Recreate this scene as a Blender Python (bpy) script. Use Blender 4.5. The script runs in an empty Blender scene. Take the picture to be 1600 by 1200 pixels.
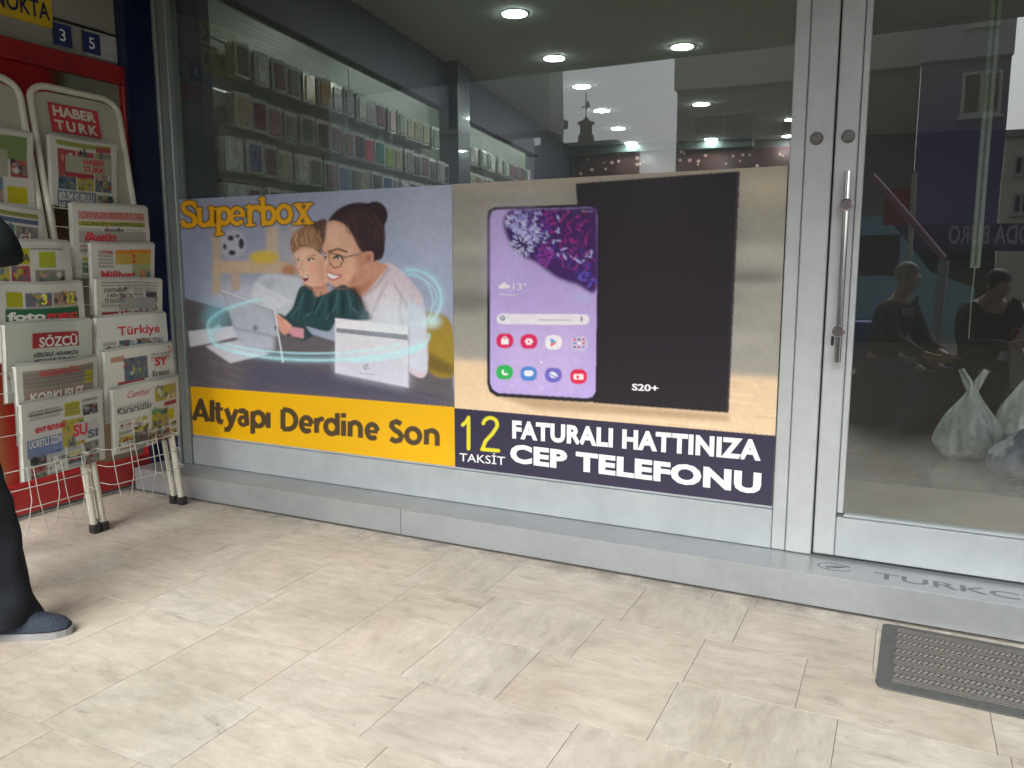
import bpy, math, random
import numpy as np
from mathutils import Vector, Matrix
random.seed(7); rng = np.random.default_rng(7)
R = math.radians
scene = bpy.context.scene
COL = scene.collection

# ------------------------------------------------------------------ camera
F, YAW, PIT, ROLL, CD, CH = 1242.37, 0.457627, 0.144102, -0.00139, 3.372, 1.3
fw = np.array([-math.sin(YAW)*math.cos(PIT), math.cos(YAW)*math.cos(PIT), -math.sin(PIT)])
_r = np.array([math.cos(YAW), math.sin(YAW), 0.]); _u = np.cross(_r, fw)
rt = _r*math.cos(ROLL)+_u*math.sin(ROLL); up = -_r*math.sin(ROLL)+_u*math.cos(ROLL)
CAM = np.array([0., -CD, CH])
cd = bpy.data.cameras.new('camera'); cam = bpy.data.objects.new('camera', cd); COL.objects.link(cam)
cd.sensor_width = 36; cd.lens = F/1600*36; cd.clip_start = .05; cd.clip_end = 500
m = Matrix(((rt[0], up[0], -fw[0], CAM[0]), (rt[1], up[1], -fw[1], CAM[1]), (rt[2], up[2], -fw[2], CAM[2]), (0, 0, 0, 1)))
cam.matrix_world = m
scene.camera = cam
# ------------------------------------------------------------------ sky, sun, exposure
w = bpy.data.worlds.new('World'); scene.world = w; w.use_nodes = True
nt = w.node_tree; bg = nt.nodes['Background']
sky = nt.nodes.new('ShaderNodeTexSky'); sky.sky_type = 'NISHITA'; sky.sun_disc = False
SUN_EL, SUN_AZ = R(44), R(172)
sky.sun_elevation = SUN_EL; sky.sun_rotation = SUN_AZ; sky.dust_density = 4.0; sky.air_density = 1.2
hs = nt.nodes.new('ShaderNodeHueSaturation'); hs.inputs['Saturation'].default_value = .22
nt.links.new(sky.outputs[0], hs.inputs['Color']); nt.links.new(hs.outputs[0], bg.inputs['Color'])
bg.inputs['Strength'].default_value = .115
sl = bpy.data.lights.new('sun', 'SUN'); sl.energy = 1.45; sl.angle = R(40); sl.color = (1, .985, .96)
so = bpy.data.objects.new('sun', sl); COL.objects.link(so)
sd = Vector((math.sin(SUN_AZ)*math.cos(SUN_EL), math.cos(SUN_AZ)*math.cos(SUN_EL), math.sin(SUN_EL)))
so.rotation_euler = sd.to_track_quat('Z', 'Y').to_euler()
scene.view_settings.view_transform = 'Standard'; scene.view_settings.look = 'None'
scene.view_settings.exposure = 1.37; scene.view_settings.gamma = 1; scene.view_settings.use_curve_mapping = False
scene.render.engine = 'CYCLES'
scene.cycles.max_bounces = 8; scene.cycles.transparent_max_bounces = 12

# measuring helpers: turn the survey sightings taken on the photograph into metric positions
def ray(x, y): return fw + rt*(x-800)/F - up*(y-600)/F
def onp(x, y, ax, v):
    d = ray(x, y); t = (v-CAM[ax])/d[ax]; return CAM+d*t
def proj(P):
    d = np.asarray(P)-CAM; z = d@fw
    return 800+F*(d@rt)/z, 600-F*(d@up)/z

# ------------------------------------------------------------------ materials
def lin(c):
    c = np.asarray(c, float)/255.; return np.where(c <= .04045, c/12.92, ((c+.055)/1.055)**2.4)
MATS = {}
def mat(name, col, rough=.5, metal=0., var=.12, scale=30., bump=.0, spec=.5, emit=0., stretch=None, coat=0.):
    if name in MATS: return MATS[name]
    mt = bpy.data.materials.new(name); mt.use_nodes = True; n = mt.node_tree.nodes; l = mt.node_tree.links
    b = n['Principled BSDF']; b.inputs['Roughness'].default_value = rough; b.inputs['Metallic'].default_value = metal
    b.inputs['Specular IOR Level'].default_value = spec
    if coat: b.inputs['Coat Weight'].default_value = coat
    tc = n.new('ShaderNodeTexCoord'); mp = n.new('ShaderNodeMapping')
    if stretch: mp.inputs['Scale'].default_value = stretch
    nz = n.new('ShaderNodeTexNoise'); nz.inputs['Scale'].default_value = scale; nz.inputs['Detail'].default_value = 5
    l.new(tc.outputs['Object'], mp.inputs[0]); l.new(mp.outputs[0], nz.inputs['Vector'])
    rp = n.new('ShaderNodeValToRGB'); rp.color_ramp.elements[0].position = .3; rp.color_ramp.elements[1].position = .7
    c = np.array(col[:3]); a = c*(1-var); d = np.clip(c*(1+var), 0, 1)
    rp.color_ramp.elements[0].color = (*a, 1); rp.color_ramp.elements[1].color = (*d, 1)
    l.new(nz.outputs['Fac'], rp.inputs[0]); l.new(rp.outputs[0], b.inputs['Base Color'])
    if bump:
        bp = n.new('ShaderNodeBump'); bp.inputs['Strength'].default_value = bump; bp.inputs['Distance'].default_value = .01
        l.new(nz.outputs['Fac'], bp.inputs['Height']); l.new(bp.outputs[0], b.inputs['Normal'])
    if emit:
        b.inputs['Emission Color'].default_value = (*c, 1); b.inputs['Emission Strength'].default_value = emit
    MATS[name] = mt; return mt
def artmat(name, rough=.45, spec=.4, coat=0.):
    if name in MATS: return MATS[name]
    mt = bpy.data.materials.new(name); mt.use_nodes = True; n = mt.node_tree.nodes; l = mt.node_tree.links
    b = n['Principled BSDF']; b.inputs['Roughness'].default_value = rough; b.inputs['Specular IOR Level'].default_value = spec
    b.inputs['Coat Weight'].default_value = coat; b.inputs['Coat Roughness'].default_value = .15
    at = n.new('ShaderNodeAttribute'); at.attribute_name = 'print'
    nz = n.new('ShaderNodeTexNoise'); nz.inputs['Scale'].default_value = 3; tc = n.new('ShaderNodeTexCoord')
    l.new(tc.outputs['Object'], nz.inputs['Vector'])
    bp = n.new('ShaderNodeBump'); bp.inputs['Strength'].default_value = .08; bp.inputs['Distance'].default_value = .01
    l.new(nz.outputs['Fac'], bp.inputs['Height']); l.new(bp.outputs[0], b.inputs['Normal'])
    l.new(at.outputs['Color'], b.inputs['Base Color']); MATS[name] = mt; return mt
PAPERK = .80
def glassmat(nm='window glass', ior=1.9, d0=.034, d1=.06):
    mt = bpy.data.materials.new(nm); mt.use_nodes = True; n = mt.node_tree.nodes; l = mt.node_tree.links
    n.remove(n['Principled BSDF']); out = n['Material Output']
    tr = n.new('ShaderNodeBsdfTransparent'); tr.inputs[0].default_value = (.86, .90, .87, 1)
    gl = n.new('ShaderNodeBsdfGlossy'); gl.inputs['Roughness'].default_value = 0.0; gl.inputs['Color'].default_value = (.92, .97, 1, 1)
    fr = n.new('ShaderNodeFresnel'); fr.inputs['IOR'].default_value = ior
    geo = n.new('ShaderNodeTexCoord'); nz = n.new('ShaderNodeTexNoise'); nz.inputs['Scale'].default_value = 1.1; nz.inputs['Detail'].default_value = 1
    bp = n.new('ShaderNodeBump'); bp.inputs['Strength'].default_value = .012; bp.inputs['Distance'].default_value = .1
    l.new(geo.outputs['Object'], nz.inputs['Vector']); l.new(nz.outputs['Fac'], bp.inputs['Height']); l.new(bp.outputs[0], gl.inputs['Normal'])
    mx = n.new('ShaderNodeMixShader'); gg = n.new('ShaderNodeNewGeometry'); sb = n.new('ShaderNodeMath'); sb.operation = 'SUBTRACT'; sb.inputs[0].default_value = 1; l.new(gg.outputs['Backfacing'], sb.inputs[1]); ml = n.new('ShaderNodeMath'); ml.operation = 'MULTIPLY'; l.new(fr.outputs[0], ml.inputs[0]); l.new(sb.outputs[0], ml.inputs[1]); l.new(ml.outputs[0], mx.inputs[0]); l.new(tr.outputs[0], mx.inputs[1]); l.new(gl.outputs[0], mx.inputs[2])
    df = n.new('ShaderNodeBsdfDiffuse'); df.inputs[0].default_value = (.62, .68, .64, 1); dn = n.new('ShaderNodeTexNoise'); dn.inputs['Scale'].default_value = 1.4; dn.inputs['Detail'].default_value = 6; l.new(geo.outputs['Object'], dn.inputs['Vector'])  # pale diffuse film mixed in to imitate the hazy veil over the glass
    dm = n.new('ShaderNodeMapRange'); dm.inputs[1].default_value = .3; dm.inputs[2].default_value = .7; dm.inputs[3].default_value = d0; dm.inputs[4].default_value = d1; l.new(dn.outputs['Fac'], dm.inputs[0])
    m2 = n.new('ShaderNodeMixShader'); l.new(dm.outputs[0], m2.inputs[0]); l.new(mx.outputs[0], m2.inputs[1]); l.new(df.outputs[0], m2.inputs[2])
    l.new(m2.outputs[0], out.inputs[0]); MATS['glass'] = mt; return mt
GLASS = glassmat(); GLASSD = glassmat('door glass', 2.1, .006, .016)
def tilemat():
    mt = bpy.data.materials.new('travertine'); mt.use_nodes = True; n = mt.node_tree.nodes; l = mt.node_tree.links
    b = n['Principled BSDF']
    tc = n.new('ShaderNodeTexCoord'); oi = n.new('ShaderNodeObjectInfo')
    off = n.new('ShaderNodeVectorMath'); off.operation = 'MULTIPLY'; off.inputs[1].default_value = (37, 91, 53)
    cb = n.new('ShaderNodeCombineXYZ')
    for i in range(3): l.new(oi.outputs['Random'], cb.inputs[i])
    l.new(cb.outputs[0], off.inputs[0])
    def noise(sc, scale, detail, rough=.6):
        mp = n.new('ShaderNodeVectorMath'); mp.operation = 'MULTIPLY'; mp.inputs[1].default_value = sc
        l.new(tc.outputs['Object'], mp.inputs[0])
        ad = n.new('ShaderNodeVectorMath'); ad.operation = 'ADD'; l.new(mp.outputs[0], ad.inputs[0]); l.new(off.outputs[0], ad.inputs[1])
        nz = n.new('ShaderNodeTexNoise'); nz.inputs['Scale'].default_value = scale; nz.inputs['Detail'].default_value = detail; nz.inputs['Roughness'].default_value = rough
        nz.inputs['Distortion'].default_value = .6
        l.new(ad.outputs[0], nz.inputs['Vector']); return nz
    def ramp(src, stops):
        rp = n.new('ShaderNodeValToRGB'); e = rp.color_ramp.elements
        e[0].position, e[0].color = stops[0][0], (*stops[0][1], 1); e[1].position, e[1].color = stops[-1][0], (*stops[-1][1], 1)
        for p_, c_ in stops[1:-1]:
            q = e.new(p_); q.color = (*c_, 1)
        l.new(src, rp.inputs[0]); return rp
    def mix(fac, a, c, mode='MIX', f=None):
        mx = n.new('ShaderNodeMix'); mx.data_type = 'RGBA'; mx.blend_type = mode
        if f is None: l.new(fac, mx.inputs[0])
        else: mx.inputs[0].default_value = f
        l.new(a, mx.inputs[6]); l.new(c, mx.inputs[7]); return mx.outputs[2]
    streak = noise((1, 3.2, 1), 5.5, 12, .74)
    base = ramp(streak.outputs['Fac'], [(.24, (.335, .308, .265)), (.42, (.43, .402, .35)), (.57, (.48, .452, .40)), (.75, (.55, .525, .475))])
    wn = n.new('ShaderNodeTexWhiteNoise'); wn.noise_dimensions = '1D'; l.new(oi.outputs['Random'], wn.inputs['W'])
    tint = ramp(wn.outputs['Value'], [(0., (.95, .90, .85)), (.3, (1, .98, .95)), (.55, (.96, .965, .95)), (.8, (1, .94, .905)), (1., (.98, .97, .97))])
    c1 = mix(None, base.outputs[0], tint.outputs[0], 'MULTIPLY', .85)
    pk = noise((1, 2.5, 1), 3, 5); pkr = ramp(pk.outputs['Fac'], [(.55, (0, 0, 0)), (.78, (.42, .42, .42))])
    pc = n.new('ShaderNodeRGB'); pc.outputs[0].default_value = (.42, .325, .27, 1)
    c2 = mix(pkr.outputs[0], c1, pc.outputs[0])
    dk = noise((1.2, 5, 1), 2.6, 9, .75); dkr = ramp(dk.outputs['Fac'], [(.585, (0, 0, 0)), (.70, (.62, .62, .62))])
    dc = n.new('ShaderNodeRGB'); dc.outputs[0].default_value = (.155, .145, .125, 1)
    cl = noise((1, 1.6, 1), 9, 6, .7); clr = ramp(cl.outputs['Fac'], [(.35, (.86, .85, .83)), (.65, (1.06, 1.05, 1.03))]); c2 = mix(None, c2, clr.outputs[0], 'MULTIPLY', .9)
    c3 = mix(dkr.outputs[0], c2, dc.outputs[0])
    pit = noise((1, 2.6, 1), 30, 4, .75); pr = ramp(pit.outputs['Fac'], [(.635, (0, 0, 0)), (.70, (.6, .6, .6))])
    c4 = mix(pr.outputs[0], c3, dc.outputs[0])
    # foot traffic grime in world space
    ge = n.new('ShaderNodeNewGeometry'); gn = n.new('ShaderNodeTexNoise'); gn.inputs['Scale'].default_value = 1.7; gn.inputs['Detail'].default_value = 6
    l.new(ge.outputs['Position'], gn.inputs['Vector']); gr = ramp(gn.outputs['Fac'], [(.38, (.80, .785, .75)), (.60, (1, 1, 1))])
    c5 = mix(None, c4, gr.outputs[0], 'MULTIPLY', .8)
    # white mineral flecks, and dirt gathered along the step
    fl_ = noise((1, 1.8, 1), 24, 5, .8); fr_ = ramp(fl_.outputs['Fac'], [(.66, (0, 0, 0)), (.72, (.55, .55, .55))]); wc = n.new('ShaderNodeRGB'); wc.outputs[0].default_value = (.62, .61, .58, 1); c5 = mix(fr_.outputs[0], c5, wc.outputs[0])
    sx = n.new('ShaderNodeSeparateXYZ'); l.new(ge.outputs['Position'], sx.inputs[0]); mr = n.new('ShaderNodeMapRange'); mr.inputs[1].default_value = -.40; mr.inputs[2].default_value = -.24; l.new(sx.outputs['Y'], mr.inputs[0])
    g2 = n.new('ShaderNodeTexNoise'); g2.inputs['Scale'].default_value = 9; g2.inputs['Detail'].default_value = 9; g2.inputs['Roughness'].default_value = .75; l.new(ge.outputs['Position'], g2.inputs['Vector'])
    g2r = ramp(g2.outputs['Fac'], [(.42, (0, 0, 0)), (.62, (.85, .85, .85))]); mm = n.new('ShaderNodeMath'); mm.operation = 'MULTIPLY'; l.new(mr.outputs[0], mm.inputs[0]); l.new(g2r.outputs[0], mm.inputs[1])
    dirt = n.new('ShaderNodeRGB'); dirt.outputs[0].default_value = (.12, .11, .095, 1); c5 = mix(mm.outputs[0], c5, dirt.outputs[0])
    g3 = n.new('ShaderNodeTexNoise'); g3.inputs['Scale'].default_value = 1.15; g3.inputs['Detail'].default_value = 12; g3.inputs['Roughness'].default_value = .8; l.new(ge.outputs['Position'], g3.inputs['Vector'])
    g3r = ramp(g3.outputs['Fac'], [(.60, (0, 0, 0)), (.68, (.45, .45, .45))]); dirt2 = n.new('ShaderNodeRGB'); dirt2.outputs[0].default_value = (.20, .19, .175, 1); c5 = mix(g3r.outputs[0], c5, dirt2.outputs[0])
    l.new(c5, b.inputs['Base Color'])
    rr = ramp(streak.outputs['Fac'], [(.3, (.55, .55, .55)), (.7, (.33, .33, .33))]); l.new(rr.outputs[0], b.inputs['Roughness'])
    bp = n.new('ShaderNodeBump'); bp.inputs['Strength'].default_value = .25; bp.inputs['Distance'].default_value = .002; bp.invert = True
    l.new(pr.outputs[0], bp.inputs['Height']); l.new(bp.outputs[0], b.inputs['Normal'])
    MATS['tile'] = mt; return mt
TILE = tilemat()
def brushed(name, col, rough=.38, metal=.85, along=(1, 40, 40)):
    mt = mat(name, col, rough, metal, .018, 14, 0, stretch=along); n = mt.node_tree.nodes; l = mt.node_tree.links; b = n['Principled BSDF']
    tc = n['Texture Coordinate']; nz = n.new('ShaderNodeTexNoise'); nz.inputs['Scale'].default_value = 2.2; nz.inputs['Detail'].default_value = 4
    l.new(tc.outputs['Object'], nz.inputs['Vector'])
    mr = n.new('ShaderNodeMapRange'); mr.inputs[3].default_value = rough*.75; mr.inputs[4].default_value = rough*1.35
    l.new(nz.outputs['Fac'], mr.inputs[0]); l.new(mr.outputs[0], b.inputs['Roughness'])
    src = b.inputs['Base Color'].links[0].from_socket; r2 = n.new('ShaderNodeValToRGB'); r2.color_ramp.elements[0].position = .33; r2.color_ramp.elements[1].position = .62
    r2.color_ramp.elements[0].color = (.86, .86, .87, 1); r2.color_ramp.elements[1].color = (1, 1, 1, 1)
    n2 = n.new('ShaderNodeTexNoise'); n2.inputs['Scale'].default_value = 5.5; n2.inputs['Detail'].default_value = 9; n2.inputs['Roughness'].default_value = .7; l.new(tc.outputs['Object'], n2.inputs['Vector']); l.new(n2.outputs['Fac'], r2.inputs[0])
    mx = n.new('ShaderNodeMix'); mx.data_type = 'RGBA'; mx.blend_type = 'MULTIPLY'; mx.inputs[0].default_value = 1; l.new(src, mx.inputs[6]); l.new(r2.outputs[0], mx.inputs[7]); l.new(mx.outputs[2], b.inputs['Base Color'])
    return mt
ALU = brushed('anodised aluminium', (.485, .515, .52), .42, .3, (40, 40, 1.5))
ALUH = brushed('anodised aluminium rail', (.43, .47, .49), .42, .3, (1.5, 40, 40))
PST = brushed('greenish grey post', (.27, .31, .30), .42, .35, (40, 40, 1.5))  # darker and greener than the other frame metal
STEEL = brushed('brushed steel', (.36, .38, .39), .38, .45, (1.2, 60, 60))
CHROME = mat('polished steel', (.6, .6, .6), .12, 1., .03, 20)
NAVY = mat('navy lacquer', (.012, .019, .062), .3, 0, .15, 4, coat=.2)
NAVYM = mat('navy matt board', (.010, .016, .065), .6, 0, .1, 5)
RED = mat('red powder coat', (.30, .016, .016), .38, 0, .12, 8)
CREAM = mat('cream enamel', (.50, .49, .40), .38, 0, .10, 9)
WIRE = mat('white coated wire', (.45, .44, .39), .4, 0, .08, 20)
BLACK = mat('black rubber', (.02, .02, .02), .6, 0, .2, 60)
DARKMETAL = mat('dark gap', (.015, .015, .018), .7)
WHITEINK = mat('white ink', (.82, .82, .84), .4, 0, .02, 8)
PAPER = mat('newsprint', (.40, .40, .36), .8, 0, .07, 25, .1)

# ------------------------------------------------------------------ mesh helpers
class MB:
    def __init__(s): s.v = []; s.f = []
    def add(s, v, f):
        o = len(s.v); s.v += [tuple(p) for p in v]; s.f += [tuple(i+o for i in q) for q in f]; return s
    def box(s, x0, x1, y0, y1, z0, z1, b=0.):
        if x0 > x1: x0, x1 = x1, x0
        if y0 > y1: y0, y1 = y1, y0
        if z0 > z1: z0, z1 = z1, z0
        if b <= 0:
            v = [(x, y, z) for z in (z0, z1) for x, y in ((x0, y0), (x1, y0), (x1, y1), (x0, y1))]
            return s.add(v, [(3, 2, 1, 0), (4, 5, 6, 7), (0, 1, 5, 4), (1, 2, 6, 5), (2, 3, 7, 6), (3, 0, 4, 7)])
        b = min(b, (x1-x0)*.45, (y1-y0)*.45, (z1-z0)*.45)
        v = []
        for sx in (0, 1):
            for sy in (0, 1):
                for sz in (0, 1):
                    X = (x0, x1)[sx]; Y = (y0, y1)[sy]; Z = (z0, z1)[sz]
                    ix = b if sx == 0 else -b; iy = b if sy == 0 else -b; iz = b if sz == 0 else -b
                    v += [(X, Y+iy, Z+iz), (X+ix, Y, Z+iz), (X+ix, Y+iy, Z)]
        I = lambda a, c, d, k: ((a*2+c)*2+d)*3+k
        f = []
        for a, ad in ((0, 1), (1, -1)):
            f.append([I(a, 0, 0, 0), I(a, 0, 1, 0), I(a, 1, 1, 0), I(a, 1, 0, 0)][::ad])
            f.append([I(0, a, 0, 1), I(1, a, 0, 1), I(1, a, 1, 1), I(0, a, 1, 1)][::ad])
            f.append([I(0, 0, a, 2), I(0, 1, a, 2), I(1, 1, a, 2), I(1, 0, a, 2)][::ad])
        for a in (0, 1):
            for c in (0, 1):
                f.append([I(a, c, 0, 0), I(a, c, 0, 1), I(a, c, 1, 1), I(a, c, 1, 0)])
                f.append([I(a, 0, c, 0), I(a, 0, c, 2), I(a, 1, c, 2), I(a, 1, c, 0)])
                f.append([I(0, a, c, 1), I(0, a, c, 2), I(1, a, c, 2), I(1, a, c, 1)])
                for d in (0, 1): f.append([I(a, c, d, 0), I(a, c, d, 1), I(a, c, d, 2)])
        return s.add(v, f)
    def quad(s, a, b, c, d): return s.add([a, b, c, d], [(0, 1, 2, 3)])
    def tube(s, pts, r, n=8, closed=False, cap=True):
        P = [Vector(p) for p in pts]; N = len(P); rr = r if hasattr(r, '__len__') else [r]*N
        rings = []; prev = None
        for i in range(N):
            if closed: t = (P[(i+1) % N]-P[i-1])
            else: t = P[min(i+1, N-1)]-P[max(i-1, 0)]
            t.normalize()
            if prev is None:
                a = Vector((0, 0, 1)) if abs(t.z) < .9 else Vector((1, 0, 0)); nn = t.cross(a).normalized()
            else: nn = (prev-t*prev.dot(t)).normalized()
            prev = nn; bb = t.cross(nn)
            rings.append([P[i]+nn*math.cos(2*math.pi*k/n)*rr[i]+bb*math.sin(2*math.pi*k/n)*rr[i] for k in range(n)])
        v = [q for g in rings for q in g]; f = []
        for i in range(N if closed else N-1):
            j = (i+1) % N
            for k in range(n): f.append((i*n+k, i*n+(k+1) % n, j*n+(k+1) % n, j*n+k))
        if cap and not closed: f += [tuple(range(n))[::-1], tuple((N-1)*n+k for k in range(n))]
        return s.add(v, f)
    def lathe(s, c, ax, prof, n=24):   # prof: (distance along axis, radius)
        c = Vector(c); t = Vector(ax).normalized(); a = Vector((0, 0, 1)) if abs(t.z) < .9 else Vector((1, 0, 0))
        u = t.cross(a).normalized(); b = t.cross(u)
        v = [c+t*d+u*math.cos(2*math.pi*k/n)*r+b*math.sin(2*math.pi*k/n)*r for d, r in prof for k in range(n)]
        f = [(i*n+k, i*n+(k+1) % n, (i+1)*n+(k+1) % n, (i+1)*n+k) for i in range(len(prof)-1) for k in range(n)]
        f += [tuple(range(n))[::-1], tuple((len(prof)-1)*n+k for k in range(n))]
        return s.add(v, f)
    def prism(s, pts, ax, a, b):    # polygon in the plane across ax, extruded a..b
        n = len(pts); v = []
        for h in (a, b):
            for p in pts:
                q = [p[0], p[1]]; q.insert(ax, h); v.append(tuple(q))
        return s.add(v, [tuple(range(n))[::-1], tuple(range(n, 2*n))]+[(i, (i+1) % n, n+(i+1) % n, n+i) for i in range(n)])
    def blob(s, c, r, nu=20, nv=12, fn=None):
        v = []; f = []
        for j in range(nv+1):
            th = math.pi*j/nv
            for i in range(nu):
                ph = 2*math.pi*i/nu; d = Vector((math.sin(th)*math.cos(ph), math.sin(th)*math.sin(ph), math.cos(th)))
                k = fn(d) if fn else 1.
                v.append((c[0]+d.x*r[0]*k, c[1]+d.y*r[1]*k, c[2]+d.z*r[2]*k))
        for j in range(nv):
            for i in range(nu): f.append((j*nu+i, (j+1)*nu+i, (j+1)*nu+(i+1) % nu, j*nu+(i+1) % nu))
        return s.add(v, f)
    def build(s, name, material, parent=None, smooth=False, M=None, kind=None):
        me = bpy.data.meshes.new(name); me.from_pydata(s.v, [], s.f); me.update()
        if material: me.materials.append(material)
        if smooth:
            me.polygons.foreach_set('use_smooth', [True]*len(me.polygons))
            try: me.set_sharp_from_angle(angle=R(40))
            except Exception: pass
        o = bpy.data.objects.new(name, me); COL.objects.link(o)
        import bmesh
        bm = bmesh.new(); bm.from_mesh(me); bmesh.ops.recalc_face_normals(bm, faces=bm.faces); bm.to_mesh(me); bm.free()
        if parent: o.parent = parent
        if M is not None: o.matrix_local = M
        if kind: o['kind'] = kind
        return o
def thing(name, label, cat, loc=(0, 0, 0), rz=0, group=None):
    o = bpy.data.objects.new(name, None); COL.objects.link(o); o.location = loc; o.rotation_euler = (0, 0, rz)
    o.empty_display_size = .05
    return tag(o, label, cat, group)
def tag(o, label, cat, group=None):
    o['label'] = label; o['category'] = cat
    if group: o['group'] = group
    return o
def off(loc): return Matrix.Translation(-Vector(loc))
def B(parent=None, org=None):   # box shortcut factory in world coordinates under a thing placed at org
    return (lambda name, mt, *a, **k: MB().box(*a, b=k.get('b', 0)).build(name, mt, parent, M=(off(org) if org is not None else None)))

# lettering: the built-in font turned into mesh, fitted in a box given in metres
_fc = {}
def text_arrays(txt, bold=0., shear=0., space=1.):
    key = (txt, bold, shear, space)
    if key in _fc: return _fc[key]
    cu = bpy.data.curves.new('t', 'FONT'); cu.body = txt; cu.size = 1; cu.offset = bold; cu.resolution_u = 3; cu.shear = shear; cu.space_character = space
    cu.fill_mode = 'FRONT'
    o = bpy.data.objects.new('t', cu); COL.objects.link(o)
    dg = bpy.context.evaluated_depsgraph_get(); me = bpy.data.meshes.new_from_object(o.evaluated_get(dg))
    v = np.array([p.co[:2] for p in me.vertices]).reshape(-1, 2); f = [tuple(p.vertices) for p in me.polygons]
    bpy.data.objects.remove(o); bpy.data.curves.remove(cu); bpy.data.meshes.remove(me)
    _fc[key] = (v, f); return _fc[key]
def lettering(txt, place, material, parent, name='lettering', bold=0., shear=0., space=1., M=None, capfit=True):
    """place(u,v)->xyz with u 0..1 along the word, v 0 baseline .. 1 cap height"""
    v, f = text_arrays(txt, bold, shear, space)
    if not len(v): return None
    u0, u1 = v[:, 0].min(), v[:, 0].max()
    cap = text_arrays('H', bold)[0][:, 1]; c0, c1 = cap.min(), cap.max()
    mb = MB(); mb.add([place((a-u0)/(u1-u0), (b-c0)/(c1-c0)) for a, b in v], f)
    me = bpy.data.meshes.new(name); me.from_pydata(mb.v, [], mb.f); me.materials.append(material)
    o = bpy.data.objects.new(name, me); COL.objects.link(o); o.parent = parent
    if M is not None: o.matrix_local = M
    return o

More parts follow.
